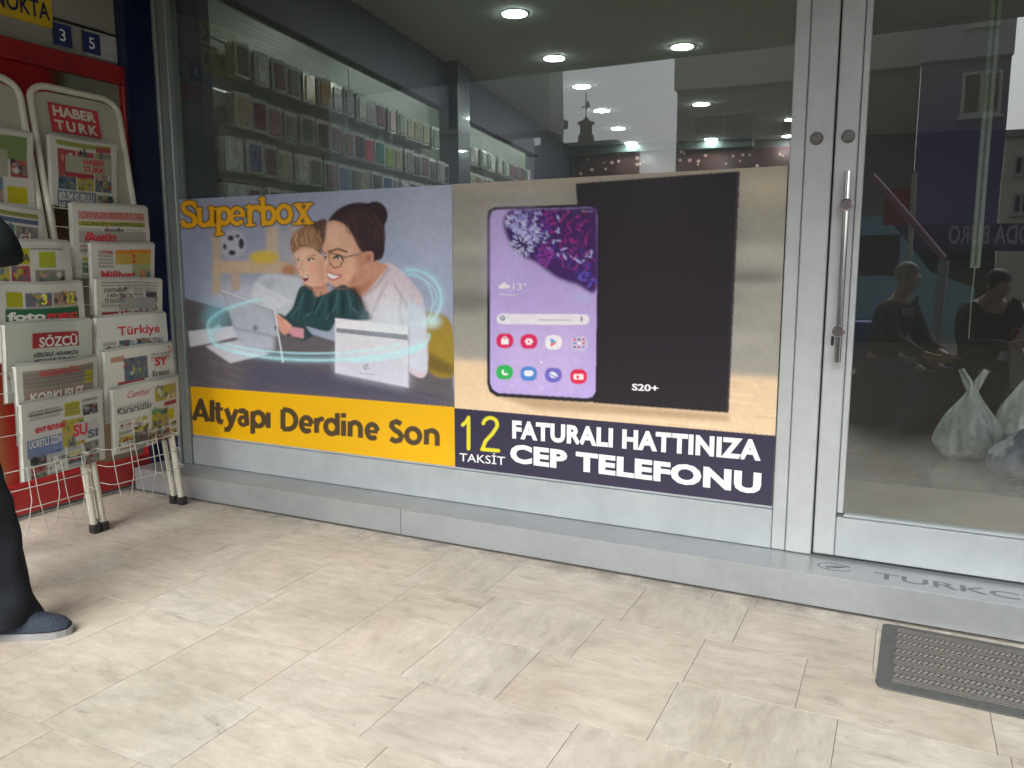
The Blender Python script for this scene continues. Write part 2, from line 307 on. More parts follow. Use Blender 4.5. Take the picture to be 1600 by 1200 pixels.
# ------------------------------------------------------------------ printing: a small painter for flat printed sheets
class Art:
    def __init__(s, W, H, unit, bg):   # unit: canvas pixels per drawing unit
        s.W, s.H, s.k = W, H, unit; s.a = np.ones((H, W, 3))*lin(bg)
    def _put(s, m, x0, y0, col, alpha):
        h, w_ = m.shape; reg = s.a[y0:y0+h, x0:x0+w_]; mm = (m*alpha)[..., None]
        c = lin(col) if not callable(col) else col
        reg[:] = reg*(1-mm)+c*mm
    def _bb(s, P, pad):
        x0 = max(0, int(P[:, 0].min()-pad)); x1 = min(s.W, int(P[:, 0].max()+pad)+2)
        y0 = max(0, int(P[:, 1].min()-pad)); y1 = min(s.H, int(P[:, 1].max()+pad)+2)
        return x0, x1, y0, y1
    @staticmethod
    def blur(m, r):
        r = int(r)
        if r < 1: return m
        for _ in range(2):
            for ax in (0, 1):
                p = np.pad(m, [(r+1, r) if i == ax else (0, 0) for i in (0, 1)], mode='edge'); c = np.cumsum(p, ax)
                n = m.shape[ax]
                m = (np.take(c, range(2*r+1, 2*r+1+n), ax)-np.take(c, range(0, n), ax))/(2*r+1)
        return m
    def poly(s, pts, col, soft=0, alpha=1., smooth=False):
        P = np.array(pts, float)*s.k
        if smooth:   # closed Catmull-Rom
            Q = []
            n = len(P)
            for i in range(n):
                a, b, c, d = P[i-1], P[i], P[(i+1) % n], P[(i+2) % n]
                for t in np.linspace(0, 1, 6, endpoint=False):
                    Q.append(.5*((2*b)+(c-a)*t+(2*a-5*b+4*c-d)*t*t+(3*b-a-3*c+d)*t**3))
            P = np.array(Q)
        sf = soft*s.k; x0, x1, y0, y1 = s._bb(P, 2*sf+2)
        if x1 <= x0 or y1 <= y0: return
        X, Y = np.meshgrid(np.arange(x0, x1)+.5, np.arange(y0, y1)+.5); ins = np.zeros(X.shape, bool)
        n = len(P)
        for i in range(n):
            (ax, ay), (bx, by) = P[i], P[(i+1) % n]
            if ay == by: continue
            c = ((ay > Y) != (by > Y)) & (X < (bx-ax)*(Y-ay)/(by-ay)+ax); ins ^= c
        s._put(s.blur(ins.astype(float), sf), x0, y0, col, alpha)
    def ell(s, cx, cy, rx, ry, col, soft=0, alpha=1., rot=0):
        t = np.linspace(0, 2*math.pi, 28, endpoint=False); c, q = math.cos(rot), math.sin(rot)
        s.poly([(cx+rx*math.cos(i)*c-ry*math.sin(i)*q, cy+rx*math.cos(i)*q+ry*math.sin(i)*c) for i in t], col, soft, alpha)
    def rect(s, x0, y0, x1, y1, col, soft=0, alpha=1.): s.poly([(x0, y0), (x1, y0), (x1, y1), (x0, y1)], col, soft, alpha)
    def stroke(s, pts, wd, col, soft=0., alpha=1., butt=False):
        P = np.array(pts, float)*s.k; r = wd*s.k/2; sf = max(soft*s.k, .7); x0, x1, y0, y1 = s._bb(P, r+sf+1)
        if x1 <= x0 or y1 <= y0: return
        X, Y = np.meshgrid(np.arange(x0, x1)+.5, np.arange(y0, y1)+.5); D = np.full(X.shape, 1e9)
        for i in range(len(P)-1):
            a, b = P[i], P[i+1]; ab = b-a; L = ab@ab+1e-9
            t0 = ((X-a[0])*ab[0]+(Y-a[1])*ab[1])/L; t = np.clip(t0, 0, 1); d_ = np.hypot(X-a[0]-t*ab[0], Y-a[1]-t*ab[1])
            if butt and i == 0: d_ = np.where(t0 < 0, d_-t0*L**.5*.9+(t0 < 0)*0, d_); d_ = np.where(t0*L**.5 < -sf, 1e9, d_)
            if butt and i == len(P)-2: d_ = np.where((t0-1)*L**.5 > sf, 1e9, d_)
            D = np.minimum(D, d_)
        s._put(np.clip((r+sf/2-D)/sf, 0, 1), x0, y0, col, alpha)
    def grad(s, fn):  # multiply canvas by fn(X,Y) in drawing units
        X, Y = np.meshgrid((np.arange(s.W)+.5)/s.k, (np.arange(s.H)+.5)/s.k); s.a *= fn(X, Y)[..., None]
    def sample(s, x, y):
        x = np.clip(np.asarray(x)*s.k-.5, 0, s.W-1.001); y = np.clip(np.asarray(y)*s.k-.5, 0, s.H-1.001)
        i = x.astype(int); j = y.astype(int); fx = (x-i)[..., None]; fy = (y-j)[..., None]; a = s.a
        return (a[j, i]*(1-fx)+a[j, i+1]*fx)*(1-fy)+(a[j+1, i]*(1-fx)+a[j+1, i+1]*fx)*fy
def arc(cx, cy, rx, ry, a0, a1, n=14):
    return [(cx+rx*math.cos(R(a0+(a1-a0)*i/n)), cy+ry*math.sin(R(a0+(a1-a0)*i/n))) for i in range(n+1)]
def sheet(name, place, nu, nv, colours, material, parent=None, M=None):
    """grid mesh place(U,V)->(nv+1,nu+1,3) carrying a printed colour per point"""
    U, V = np.meshgrid(np.linspace(0, 1, nu+1), np.linspace(0, 1, nv+1)); P = place(U, V).reshape(-1, 3)
    c = colours(U, V).reshape(-1, 3)
    idx = np.arange((nu+1)*(nv+1)).reshape(nv+1, nu+1)
    q = np.stack([idx[:-1, :-1], idx[1:, :-1], idx[1:, 1:], idx[:-1, 1:]], -1).reshape(-1, 4)
    me = bpy.data.meshes.new(name); me.vertices.add(len(P)); me.vertices.foreach_set('co', P.astype(np.float32).ravel())
    me.loops.add(q.size); me.loops.foreach_set('vertex_index', q.ravel().astype(np.int32))
    me.polygons.add(len(q)); me.polygons.foreach_set('loop_start', np.arange(0, q.size, 4, dtype=np.int32))
    me.update(calc_edges=True)
    at = me.color_attributes.new('print', 'FLOAT_COLOR', 'POINT')
    at.data.foreach_set('color', np.concatenate([c, np.ones((len(c), 1))], 1).astype(np.float32).ravel())
    me.polygons.foreach_set('use_smooth', [True]*len(me.polygons)); me.materials.append(material)
    o = bpy.data.objects.new(name, me); COL.objects.link(o)
    if parent: o.parent = parent
    if M is not None: o.matrix_local = M
    return o

# ================================================================== LARGE STRUCTURE
# ---- pavement: travertine slabs in courses along the shop front, each slab a part
pav = MB().box(-4.1, 7, -7.0, 0.3, -.12, -.0014).build('pavement', mat('grout', (.14, .13, .11), .9, 0, .25, 40)); pav['kind'] = 'structure'
rows = [(-.243, -.33, [-3.35, -2.7, -2.28, -1.95, -1.58, -1.05, -.62, -.45, .05, .6]),
        (-.33, -.68, [-3.62, -3.2, -2.68, -2.3, -1.83, -1.46, -.88, -.47, -.02, .42, .9]),
        (-.68, -1.02, [-3.7, -3.2, -2.83, -2.5, -2.23, -1.75, -1.40, -.94, -.56, -.22, .3, .8]),
        (-1.02, -1.37, [-3.5, -3.05, -2.62, -2.19, -1.745, -1.39, -1.05, -.57, -.10, .33, .9]),
        (-1.37, -1.71, [-3.4, -2.87, -2.55, -2.16, -1.75, -1.30, -.77, -.34, .12, .6]),
        (-1.71, -2.06, [-3.6, -3.1, -2.62, -2.17, -1.66, -1.2, -.8, -.3, .2, .7])]
y = -2.06
while y > -3.7:
    xs = []; x = -3.9+random.random()*.3
    while x < 1.4: xs.append(x); x += random.choice([.35, .45, .55])
    rows.append((y, y-.345, xs)); y -= .345
tc_ = {}
for ri, (ya, yb, xs) in enumerate(rows):
    xs = [-4.09]+xs
    while xs[-1] < 2.6: xs.append(xs[-1]+random.choice([.35, .45, .55]))
    for a, b in zip(xs[:-1], xs[1:]):
        lx, ly = b-a-.0022, abs(yb-ya)-.0022
        turn = (lx < ly*1.12 and random.random() < .5) or random.random() < .12
        if turn: lx, ly = ly, lx
        key = (round(lx, 3), round(ly, 3))
        if key not in tc_:
            o = MB().box(-lx/2, lx/2, -ly/2, ly/2, -.02, 0, b=.0004).build('tile', TILE, pav); tc_[key] = o.data
        else:
            o = bpy.data.objects.new('tile', tc_[key]); COL.objects.link(o); o.parent = pav
        o.location = ((a+b)/2, (ya+yb)/2, random.uniform(-.0003, .0002)); o.rotation_euler = (random.uniform(-.0006, .0006), random.uniform(-.0006, .0006), R(90) if turn else 0)
road = MB().box(-60, 60, -60, -7.0, -.25, -.12).build('road', mat('asphalt', (.055, .055, .058), .85, 0, .25, 60, .3)); road['kind'] = 'structure'
ground = MB().box(-300, 300, -300, 60, -.6, -.26).build('ground', mat('bare ground', (.14, .13, .11), .9, 0, .3, 2)); ground['kind'] = 'structure'

# ---- canopy over the pavement
can = thing('canopy', 'dark soffit of the building overhanging the shop front', 'canopy', (0, -2.72, 2.86))
b = B(can, (0, -2.72, 2.86))
b('soffit', mat('grey soffit', (.06, .065, .065), .8, 0, .12, 3), -9, 9, -2.6, -.05, 2.86, 2.94)
b('fascia', NAVYM, -9, 9, -2.72, -2.6, 2.85, 3.6)
b('upper_storey', mat('render above', (.35, .34, .32), .9, 0, .1, 2), -9, 9, -2.59, .05, 3.6, 12)

# ---- plinth under the shop front
HP, DP = .132, .232
pl = thing('plinth', 'low brushed steel step running under the whole shop front', 'step', (-2, -DP, 0))
b = B(pl, (-2, -DP, 0))
for x0, x1 in ((-4.05, -2.16), (-2.157, .6), (.603, 3.2)):
    b('panel', STEEL, x0, x1, -DP, .16, .004, HP, b=.002)
# engraved lettering on the tread
INK = mat('engraving', (.16, .17, .18), .5, .6, .2, 30)
ya, yb = onp(1400, 925, 2, HP)[1], onp(1400, 899, 2, HP)[1]
xa = onp(1366, 893, 2, HP)[0]; zz = HP+.0006
lettering('TURKCELL', lambda u, v: (xa+u*.70, -.166+v*.062, zz), INK, pl, 'engraved_lettering', .012, M=off((-2, -DP, 0)))
em = MB(); ec = onp(1304, 886, 2, HP); ex, ey = ec[0], ec[1]
def thick(pts, wd):
    q = []
    for i, p_ in enumerate(pts):
        a = pts[max(i-1, 0)]; c = pts[min(i+1, len(pts)-1)]; d = Vector((c[0]-a[0], c[1]-a[1])).normalized(); n_ = (-d.y*wd/2, d.x*wd/2)
        q.append(((p_[0]+n_[0], p_[1]+n_[1], zz), (p_[0]-n_[0], p_[1]-n_[1], zz)))
    for i in range(len(q)-1): em.quad(q[i][0], q[i][1], q[i+1][1], q[i+1][0])
thick(arc(ex, ey, .062, .038, 20, 340, 24), .006); thick(arc(ex+.012, ey-.012, .040, .022, 60, 220), .006); thick(arc(ex-.01, ey+.012, .035, .02, 230, 390), .006)
thick([(ex+.0, ey+.0), (ex+.03, ey+.012), (ex+.05, ey+.03)], .006)
em.build('emblem', INK, pl, M=off((-2, -DP, 0)))

# ---- shop window: posts, rails, glass
sw = thing('shop_window', 'large fixed shop window in an aluminium frame left of the glass door', 'window', (-2.1, 0, HP))
b = B(sw, (-2.1, 0, HP)); GT = 3.0
b('left_post', PST, -3.898, -3.875, -.04, .06, HP+.001, GT, b=.003)
b('left_post', PST, -3.872, -3.805, -.025, .06, HP+.001, GT, b=.004)
b('bottom_rail', ALUH, -3.803, -.444, -.012, .06, HP+.002, .302, b=.003)
b('glazing_bead', ALUH, -3.803, -.444, -.004, .03, .304, .314, b=.002)
b('right_stile', ALU, -.442, -.388, -.012, .06, HP+.002, GT, b=.003)
b('right_stile', ALU, -.3855, -.2845, -.018, .06, HP+.002, GT, b=.004)
g = MB().box(-3.80, -.445, .010, .018, .31, 2.995).build('glass_pane', GLASS, sw, M=off((-2.1, 0, HP)))
# ---- lock cylinder on each leaf, pull bar
def lock(x, parent, org):
    o = MB().lathe((x, -.012, 1.793), (0, -1, 0), [(0, .024), (.012, .024), (.016, .021), (.022, .020)], 20).build('lock', mat('lock steel', (.20, .18, .17), .3, 1), parent, True, off(org))
    MB().lathe((x, -.034, 1.793), (0, -1, 0), [(0, .013), (.004, .0125)], 16).build('keyhole_plug', CHROME, o)
lock(-.344, sw, (-2.1, 0, HP))
DO = (-.28, 0, HP)
dr = thing('glass_door', 'white aluminium and glass entrance door right of the shop window', 'door', DO)
b = B(dr, DO)
b('stile', ALU, -.277, -.197, -.018, .045, HP+.012, GT, b=.004)
b('glazing_bead', ALU, -.195, -.172, -.008, .04, HP+.19, GT, b=.003)
b('bottom_rail', ALUH, -.195, 1.05, -.018, .045, HP+.012, .306, b=.004)
b('glazing_bead', ALUH, -.170, 1.0, -.008, .04, .308, .318, b=.002)
b('stile', ALU, 1.053, 1.15, -.018, .045, HP+.012, GT, b=.004)
MB().box(-.171, 1.052, .010, .018, .318, 2.995).build('glass_pane', GLASSD, dr, M=off(DO))
MB().box(-.2838, -.2772, .0, .04, HP+.003, GT).build('seal', DARKMETAL, dr, M=off(DO))
lock(-.232, dr, DO)
MNT = mat('reddish steel cap', (.32, .27, .27), .25, .9, .1, 30)  # reddish reflection on the caps put into their base colour
hd = MB().tube([(-.222, -.070, .94), (-.222, -.070, 1.02), (-.222, -.070, 1.5), (-.222, -.070, 1.66)], .0125, 16).build('pull_handle', CHROME, dr, True, off(DO))
for z in (1.535, 1.06):
    MB().lathe((-.222, -.018, z), (0, -1, 0), [(0, .015), (.046, .013), (.047, .023), (.074, .023), (.076, .019)], 20).build('mount', MNT, hd)
MB().box(-.252, -.243, -.022, -.018, 1.0, 1.035).build('keyhole', DARKMETAL, dr, M=off(DO))

# ---- left corner pillar and neighbour's side wall
LW = -4.1
pil = MB().box(-4.2, -3.899, -.001, .12, 0.0, 2.999).build('corner_pillar', NAVY); tag(pil, 'dark navy blue corner pillar between newspaper racks and shop window', 'pillar')
pil2 = MB().box(LW-.05, LW+.060, -.10, -.0012, 0.0, 2.998).build('return', NAVY, pil)
wl = thing('side_wall', 'pale grey side wall above the red framed picture', 'wall', (LW-.1, -2, 0))
WG = mat('grey beige board', (.30, .29, .25), .6, 0, .1, 3)
MB().box(LW-.25, LW-.02, -1.75, -.10, 0, 2.998).build('board', WG, wl, M=off((LW-.1, -2, 0)))
MB().box(LW-.02, LW-.008, -.30, -.105, 2.46, 2.60, b=.002).build('white_box', mat('pale board', (.42, .42, .40), .6), wl, M=off((LW-.1, -2, 0)))
MB().box(LW-.02, LW-.006, -.50, -.105, 2.602, 2.612).build('dark_trim', DARKMETAL, wl, M=off((LW-.1, -2, 0)))
# stickers and yellow sign on that wall
YEL = mat('yellow vinyl', (.62, .43, .02), .5, 0, .06, 8); INKB = mat('navy ink', (.015, .02, .07), .5, 0, .05, 8)
ysg = MB().box(LW-.02, LW-.004, -.83, -.485, 2.55, 2.90, b=.002).build('yellow_sign', YEL); tag(ysg, 'yellow sign lettered NOKTA above the red frame', 'sign')
MB().box(LW-.0038, LW-.003, -.83, -.485, 2.70, 2.712).build('divider', INKB, ysg)
lettering('TÜRK', lambda u, v: (LW-.003, -.80+u*.30, 2.74+v*.1), INKB, ysg, 'lettering', .02)
lettering('NOKTA', lambda u, v: (LW-.003, -.79+u*.29, 2.585+v*.085), INKB, ysg, 'lettering', .02)
SB = mat('blue sticker', (.02, .035, .13), .5, 0, .1, 9)
for i, (y0, txt) in enumerate(((-.49, '3'), (-.32, '5'))):
    st = MB().box(LW-.006, LW-.003, y0, y0+.105, 2.475, 2.585).build('sticker', SB)
    tag(st, ['blue square sticker nearer the yellow sign', 'blue square sticker nearer the navy pillar'][i], 'sticker', 'blue stickers above the red frame')
    lettering(txt, (lambda y0: lambda u, v: (LW-.002, y0+.035+u*.035, 2.50+v*.06))(y0), WHITEINK, st, 'number', .01)
# red framed picture
rf = thing('framed_picture', 'large picture in a red frame on the wall behind newspaper racks', 'picture', (LW, -1.5, 0))
b = B(rf, (LW, -1.5, 0)); x0, x1 = LW-.02, LW+.03
b('frame_bar', RED, x0, x1, -1.72, -.055, 2.34, 2.44, b=.004); b('frame_bar', RED, x0, x1, -1.72, -.115, .03, .19, b=.004)
b('frame_bar', RED, x0, x1, -.115, -.055, .03, 2.338, b=.004)
A = Art(200, 150, 100, (96, 70, 50))
A.rect(0, 0, 2, .6, (70, 52, 40), .1); A.ell(1.45, .12, .30, .30, (150, 20, 22), .01); A.ell(.75, .18, .3, .16, (150, 25, 25), .05)
A.rect(1.78, .0, 2, 1.5, (120, 122, 108), .01); A.ell(1.38, .1, .12, .05, (150, 120, 50), .03)
A.rect(0, 1.1, 1.8, 1.5, (150, 105, 60), .1); A.rect(1.45, 1.0, 1.8, 1.5, (150, 25, 25), .02)
sheet('picture', lambda U, V: np.stack([U*0+LW-.004, -1.70+U*1.585, 2.339-V*2.15], -1), 90, 110, lambda U, V: A.sample(.95+U*1.05, V*1.5), artmat('picture print', .35), rf, off((LW, -1.5, 0)))

# ================================================================== INTERIOR (the shop floor plan is turned 9.2 degrees)
TH = R(9.2); nI = np.array([math.cos(TH), math.sin(TH), 0]); yI = np.array([-math.sin(TH), math.cos(TH), 0])
def W(a, c, z): p_ = nI*a+yI*c; return (p_[0], p_[1], z)
XI = -3.684; HC = 3.36
def IM(loc=(0, 0, 0)): return Matrix.Translation(Vector(W(*loc)))@Matrix.Rotation(TH, 4, 'Z')
fl = MB().box(-4.2, 6, .16, 1.35, -.05, .128).build('entrance_floor', mat('pale entrance stone', (.36, .28, .21), .35, 0, .15, 4)); fl['kind'] = 'structure'
fl = MB().box(-9, 8, 1.35, 15, -.05, .124).build('interior_floor', mat('brown floor', (.15, .10, .07), .25, 0, .2, 3)); fl['kind'] = 'structure'
ce = MB().box(-8, 6, .105, 14, HC, HC+.1).build('ceiling', mat('ceiling paint', (.70, .78, .73), .8, 0, .03, 2)); ce['kind'] = 'structure'
ce = MB().box(-4.2, 6, .06, .10, 2.99, 3.6).build('lintel', NAVYM); ce['kind'] = 'structure'
iw = MB().box(XI-.2, XI-.03, .72, 10.79, .1, HC-.002).build('interior_wall', NAVYM, M=IM()); iw['kind'] = 'structure'
iw = MB().box(4.2, 4.4, -.4, 10.79, .1, HC-.002).build('interior_side_wall', mat('dim wall', (.06, .06, .075), .7), M=IM()); iw['kind'] = 'structure'
jb = MB().box(-3.80, -3.665, .08, .16, .14, 3.0).build('jamb', NAVYM); tag(jb, 'dark navy upright strip inside the window by its left post', 'pillar')
# navy fascia and column
fa = MB().box(XI-.03, XI+.06, .72, 4.45, 2.90, HC-.003, b=.004).build('wall_fascia', NAVYM, M=IM()); tag(fa, 'navy blue fascia above the wall of phone cases', 'fascia')
MB().box(XI-.03, XI+.06, 4.8, 8.1, 2.90, HC-.003, b=.004).build('fascia_board', NAVYM, fa)
MB().box(XI-.03, XI+.20, 4.452, 4.798, .12, HC-.003, b=.004).build('column', NAVY, fa)
# back wall with dark glossy lower part, beam and sparkling dots
CB = 10.6
def wpt(px, py, c):
    d = ray(px, py); k = (c-yI@CAM)/(yI@d); P = CAM+d*k; return float(nI@P), float(P[2])
bw = MB().box(-3.9, 4.19, CB, CB+.2, .1, HC-.002).build('back_wall', mat('dim back wall', (.05, .05, .055), .5), M=IM()); bw['kind'] = 'structure'
a0 = wpt(822, 230, CB-.25)[0]; a1 = wpt(1178, 215, CB-.25)[0]; zb_ = wpt(1000, 237, CB-.25)[1]
bm_ = MB().box(a0, a1, CB-.25, CB-.05, zb_, HC-.006, b=.01).build('beam', mat('grey green beam', (.06, .085, .085), .4), M=IM()); tag(bm_, 'dark grey beam across the back of the shop', 'beam')
cab = thing('display_cabinet', 'dark cabinet at the back of the shop with sparkling dots', 'cabinet', W(0, CB-.16, .12), TH)
am = wpt(898, 250, CB-.16)[0]; ae = wpt(1300, 250, CB-.16)[0]
MB().box(am, ae, 0, .15, 0, zb_-.13).build('cabinet_back', mat('oxblood lacquer', (.05, .016, .02), .2, 0, .3, 6), cab)
GLOW = mat('glowing dot', (.30, .17, .17), .5, emit=.25)
gm = MB()
for i in range(46):
    x, z = wpt(random.uniform(905, 1290), random.uniform(236, 275), CB-.17); gm.lathe((x, -.006, z-.12), (0, -1, 0), [(0, random.uniform(.014, .034)), (.004, .010)], 8)
gm.build('lamp', GLOW, cab, kind='stuff')  # scattered dots with a faint glow of their own, making the sparkling pattern
MB().box(a0-.3, am-.002, 0, .15, 0, zb_-.13).build('side_panel', NAVY, cab)

# display wall panels with cross bars
PANEL = mat('sage slat wall', (.27, .32, .26), .35, 0, .05, 4)
def dwall(y0, y1, label):
    t = thing('display_wall', label, 'display panel', W(XI, y0, 0), TH, 'perforated display panels for phone cases')
    MB().box(-.028, 0, .002, y1-y0-.002, .13, 2.895).build('panel', PANEL, t)
    g_ = MB()
    nz_ = 46; ny_ = int((y1-y0)/.05)
    for k in range(nz_):
        z = 1.55+k*.0285
        g_.box(.0005, .0015, .01, y1-y0-.01, z, z+.006)
    g_.build('slat', mat('slat edge', (.29, .34, .28), .4), t, kind='stuff')
    for z in (2.655, 2.355, 2.095, 1.825):
        MB().box(.001, .012, .01, y1-y0-.01, z, z+.015).build('hook_rail', CHROME, t)
    return t
dwall(.72, 2.55, 'sage green display panel nearest the window glass'); dwall(2.555, 4.448, 'sage green display panel just before the navy column'); dwall(4.80, 7.6, 'sage green display panel beyond the navy column')
# phone case packs
pcols = {'white': (.55, .57, .55), 'grey': (.25, .26, .26), 'black': (.03, .03, .035), 'amber': (.50, .30, .10), 'plum': (.15, .05, .09), 'green': (.05, .12, .08),
         'pink': (.55, .06, .10), 'teal': (.03, .20, .22), 'lime': (.22, .40, .03), 'blue': (.04, .12, .28), 'rose': (.30, .17, .17), 'sand': (.36, .32, .22)}
CARD = mat('blister card', (.55, .58, .55), .15, 0, .08, 30); BL = {}
backs = MB()
protos = {}
ORD = 'first second third fourth fifth sixth seventh eighth ninth tenth eleventh twelfth thirteenth fourteenth fifteenth sixteenth seventeenth eighteenth nineteenth twentieth'.split()
def pack(a_y, z, colour, row, k_, wdt=.135, hgt=.20):
    x = XI+.135+random.uniform(-.02, .02)
    wh = 'near display wall' if a_y < 4.5 else 'far display wall'; grp = 'phone case packs hanging on the display walls'
    lab = f'{colour} phone case pack, {ORD[k_]} from left, {row} row of {wh}'
    if colour not in protos:
        t = thing('phone_case_pack', lab, 'phone case', (0, 0, 0), 0, grp)
        MB().box(0, .003, -wdt/2, wdt/2, -hgt, 0, b=.001).build('card', CARD, t)
        MB().box(.004, .014, -wdt*.36, wdt*.36, -hgt*.93, -hgt*.14, b=.004).build('case', mat('case '+colour, pcols[colour], .22, 0, .35, 35), t)
        MB().tube([(-.12, 0, -.012), (.02, 0, -.012), (.03, 0, -.004)], .0022, 5).build('hook', CHROME, t)
        protos[colour] = t
    else:
        s_ = protos[colour]; t = s_.copy(); COL.objects.link(t)
        for ch in s_.children:
            c = ch.copy(); COL.objects.link(c); c.parent = t
        t['label'] = lab; t['group'] = grp
    p_ = nI*x+yI*a_y; t.location = (p_[0], p_[1], z); t.rotation_euler = (0, 0, TH-.12+random.uniform(-.1, .1))
    for k in range(random.randint(3, 6)):
        q = x-.014-.018*k
        if q < XI+.01: break
        backs.box(q, q+.002, a_y-wdt/2, a_y+wdt/2, z-hgt, z); backs.box(q-.008, q-.001, a_y-wdt*.36, a_y+wdt*.36, z-hgt*.9, z-hgt*.14)
row_specs = [('top', 2.64, .99, ['black', 'white', 'plum', 'black', 'amber', 'amber', 'grey', 'grey', 'white', 'grey', 'plum', 'rose', 'grey', 'sand', 'sand', 'sand', 'green']),
             ('second', 2.34, .95, ['sand', 'plum', 'rose', 'green', 'green', 'black', 'plum', 'rose', 'black', 'pink', 'teal', 'lime', 'sand', 'grey', 'black', 'plum', 'black', 'grey', 'black', 'amber']),
             ('third', 2.08, .86, ['white', 'blue', 'plum', 'sand', 'white', 'green', 'plum', 'blue', 'black', 'sand', 'black', 'blue', 'grey', 'white', 'black', 'grey', 'green', 'black', 'white']),
             ('bottom', 1.81, .86, ['white', 'plum', 'black', 'green', 'rose', 'black', 'white', 'grey', 'blue', 'black', 'plum', 'white'])]
for rn, z, y0, cs in row_specs:
    y = y0
    for i, c in enumerate(cs):
        if y < 4.4: pack(y, z+random.uniform(-.008, .008), c, rn, i)
        y += .185
for rn, z in (('top', 2.62), ('second', 2.33), ('third', 2.07)):
    for i in range(13): pack(5.0+i*.19, z, random.choice(['white', 'grey', 'plum', 'sand', 'black', 'rose', 'green']), rn, i)
bk = backs.build('case_packs_behind', mat('card edges', (.38, .39, .37), .3, 0, .3, 50), M=IM(), kind='stuff'); bk['label'] = 'blister packs queued behind the front ones on the hooks'; bk['category'] = 'packs'
# ceiling downlights
LAMP = mat('lamp diffuser', (.93, 1., .96), .5, emit=40.0); TRIM = mat('lamp trim', (.6, .6, .6), .4)
DL = [((804, 20), 'nearest downlight at top centre of the ceiling'), ((866, 90), 'second downlight of the left row'), ((909, 134), 'third downlight of the left row'),
      ((940, 172), 'fourth downlight of the left row'), ((966, 200), 'fifth downlight of the left row'), ((986, 223), 'farthest downlight of the left row'),
      ((1066, 72), 'nearest downlight of the middle row'), ((1096, 162), 'middle downlight of the middle row'), ((1111, 217), 'farthest downlight of the middle row above the beam'),
      ((1238, 186), 'downlight half hidden by the window stile'), ((1233, 212), 'lower downlight at the edge of the window stile')]
first = None
for (px, py), lab in DL:
    P = onp(px, py, 2, HC)
    if first is None:
        t = thing('downlight', 'bright round '+lab, 'ceiling light', P, 0, 'round ceiling downlights in the shop'); first = t
        MB().lathe((0, 0, 0), (0, 0, -1), [(.001, .112), (.006, .112), (.009, .104)], 28).build('trim_ring', TRIM, t, True)
        MB().lathe((0, 0, -.009), (0, 0, -1), [(.0005, .100), (.004, .096)], 28).build('diffuser', LAMP, t, True)
    else:
        t = first.copy(); COL.objects.link(t); t.location = P; t['label'] = 'bright round '+lab
        for ch in first.children:
            c = ch.copy(); COL.objects.link(c); c.parent = t
# plain strip added inside the door for a pale upright line in its glass
P = onp(1541, 200, 1, 1.2); st = thing('light_fitting', 'tall pale upright strip hanging inside the glass door', 'light fitting', (P[0], 1.2, 1.3))
MB().box(-.022, .022, -.012, .012, 0, 1.9, b=.004).build('strip', mat('pale plastic', (.42, .45, .38), .5), st)
MB().box(-.006, .006, -.014, -.0125, .01, 1.9).build('groove', mat('groove', (.2, .22, .18), .5), st)
MB().tube([(.0, 0, .0), (-.004, 0, -.18), (-.002, 0, -.35)], .003, 6).build('cord', WIRE, st)

# ---- plastic bags standing on the shop floor
BAGM = mat('white polythene', (.80, .80, .82), .18, 0, .22, 26, 1.0, spec=.8, stretch=(1, 1, .35))
BAGG = mat('greyish lilac polythene', (.24, .24, .34), .18, 0, .3, 22, 1.0, spec=.8, stretch=(1, 1, .4))
def bag(loc, rx, ry, h, label, mt, seed, ears=True):
    t = thing('plastic_bag', label, 'plastic bag', loc, 0)
    ph = [random.uniform(0, 6.28) for _ in range(6)]
    def prof(k):
        T = [(0, .62), (.06, .92), (.2, 1.08), (.38, 1.02), (.55, .82), (.7, .55), (.82, .32), (.9, .2), (1, .14)]
        for (a, ra), (b, rb) in zip(T[:-1], T[1:]):
            if k <= b: return ra+(rb-ra)*(k-a)/(b-a)
        return .14
    mb = MB(); NU, NV = 64, 36
    for j in range(NV+1):
        k = j/NV; pr = prof(k)
        for i in range(NU):
            a = 2*math.pi*i/NU; fold = (.10+.16*k)*(.5*math.sin(4*a+ph[0]+2*k)+.35*math.sin(9*a+ph[1]-5*k)+.25*math.sin(15*a+ph[2]+3*k)) + .05*math.sin(14*k+3*a+ph[3])
            rr_ = pr*(1+fold*.6); mb.v.append((rx*rr_*math.cos(a), ry*rr_*math.sin(a), h*.8*k+.012*math.sin(3*a+ph[4])*(1-k)+.01))
    for j in range(NV):
        for i in range(NU): mb.f.append((j*NU+i, j*NU+(i+1) % NU, (j+1)*NU+(i+1) % NU, (j+1)*NU+i))
    mb.f.append(tuple(range(NU))); mb.f.append(tuple(NV*NU+i for i in range(NU)))
    mb.build('sack', mt, t, True)
    if ears:
        for s_ in (-1, 1):
            pts = [(s_*.01, 0, h*.76), (s_*.045, .01, h*.88), (s_*.075, .02, h*.99), (s_*.06, .0, h*1.0), (s_*.02, -.01, h*.88), (s_*.0, 0, h*.76)]
            MB().tube(pts, [.022, .016, .010, .010, .014, .02], 7).build('handle_loop', mt, t, True)
    return t
P = onp(1512, 722, 2, .124); bag((P[0], P[1]+.1, .124), .17, .14, .56, 'white knotted carrier bag on the shop floor', BAGM, 1)
P = onp(1582, 745, 2, .124); bag((P[0]+.12, P[1]-.05, .124), .24, .2, .44, 'lilac grey bag at the right edge behind the door', BAGG, 2, False)
P = onp(1590, 715, 2, .124); bag((P[0]+.1, P[1]+.35, .124), .2, .2, .66, 'tall white bag behind the lilac grey one', BAGM, 3)

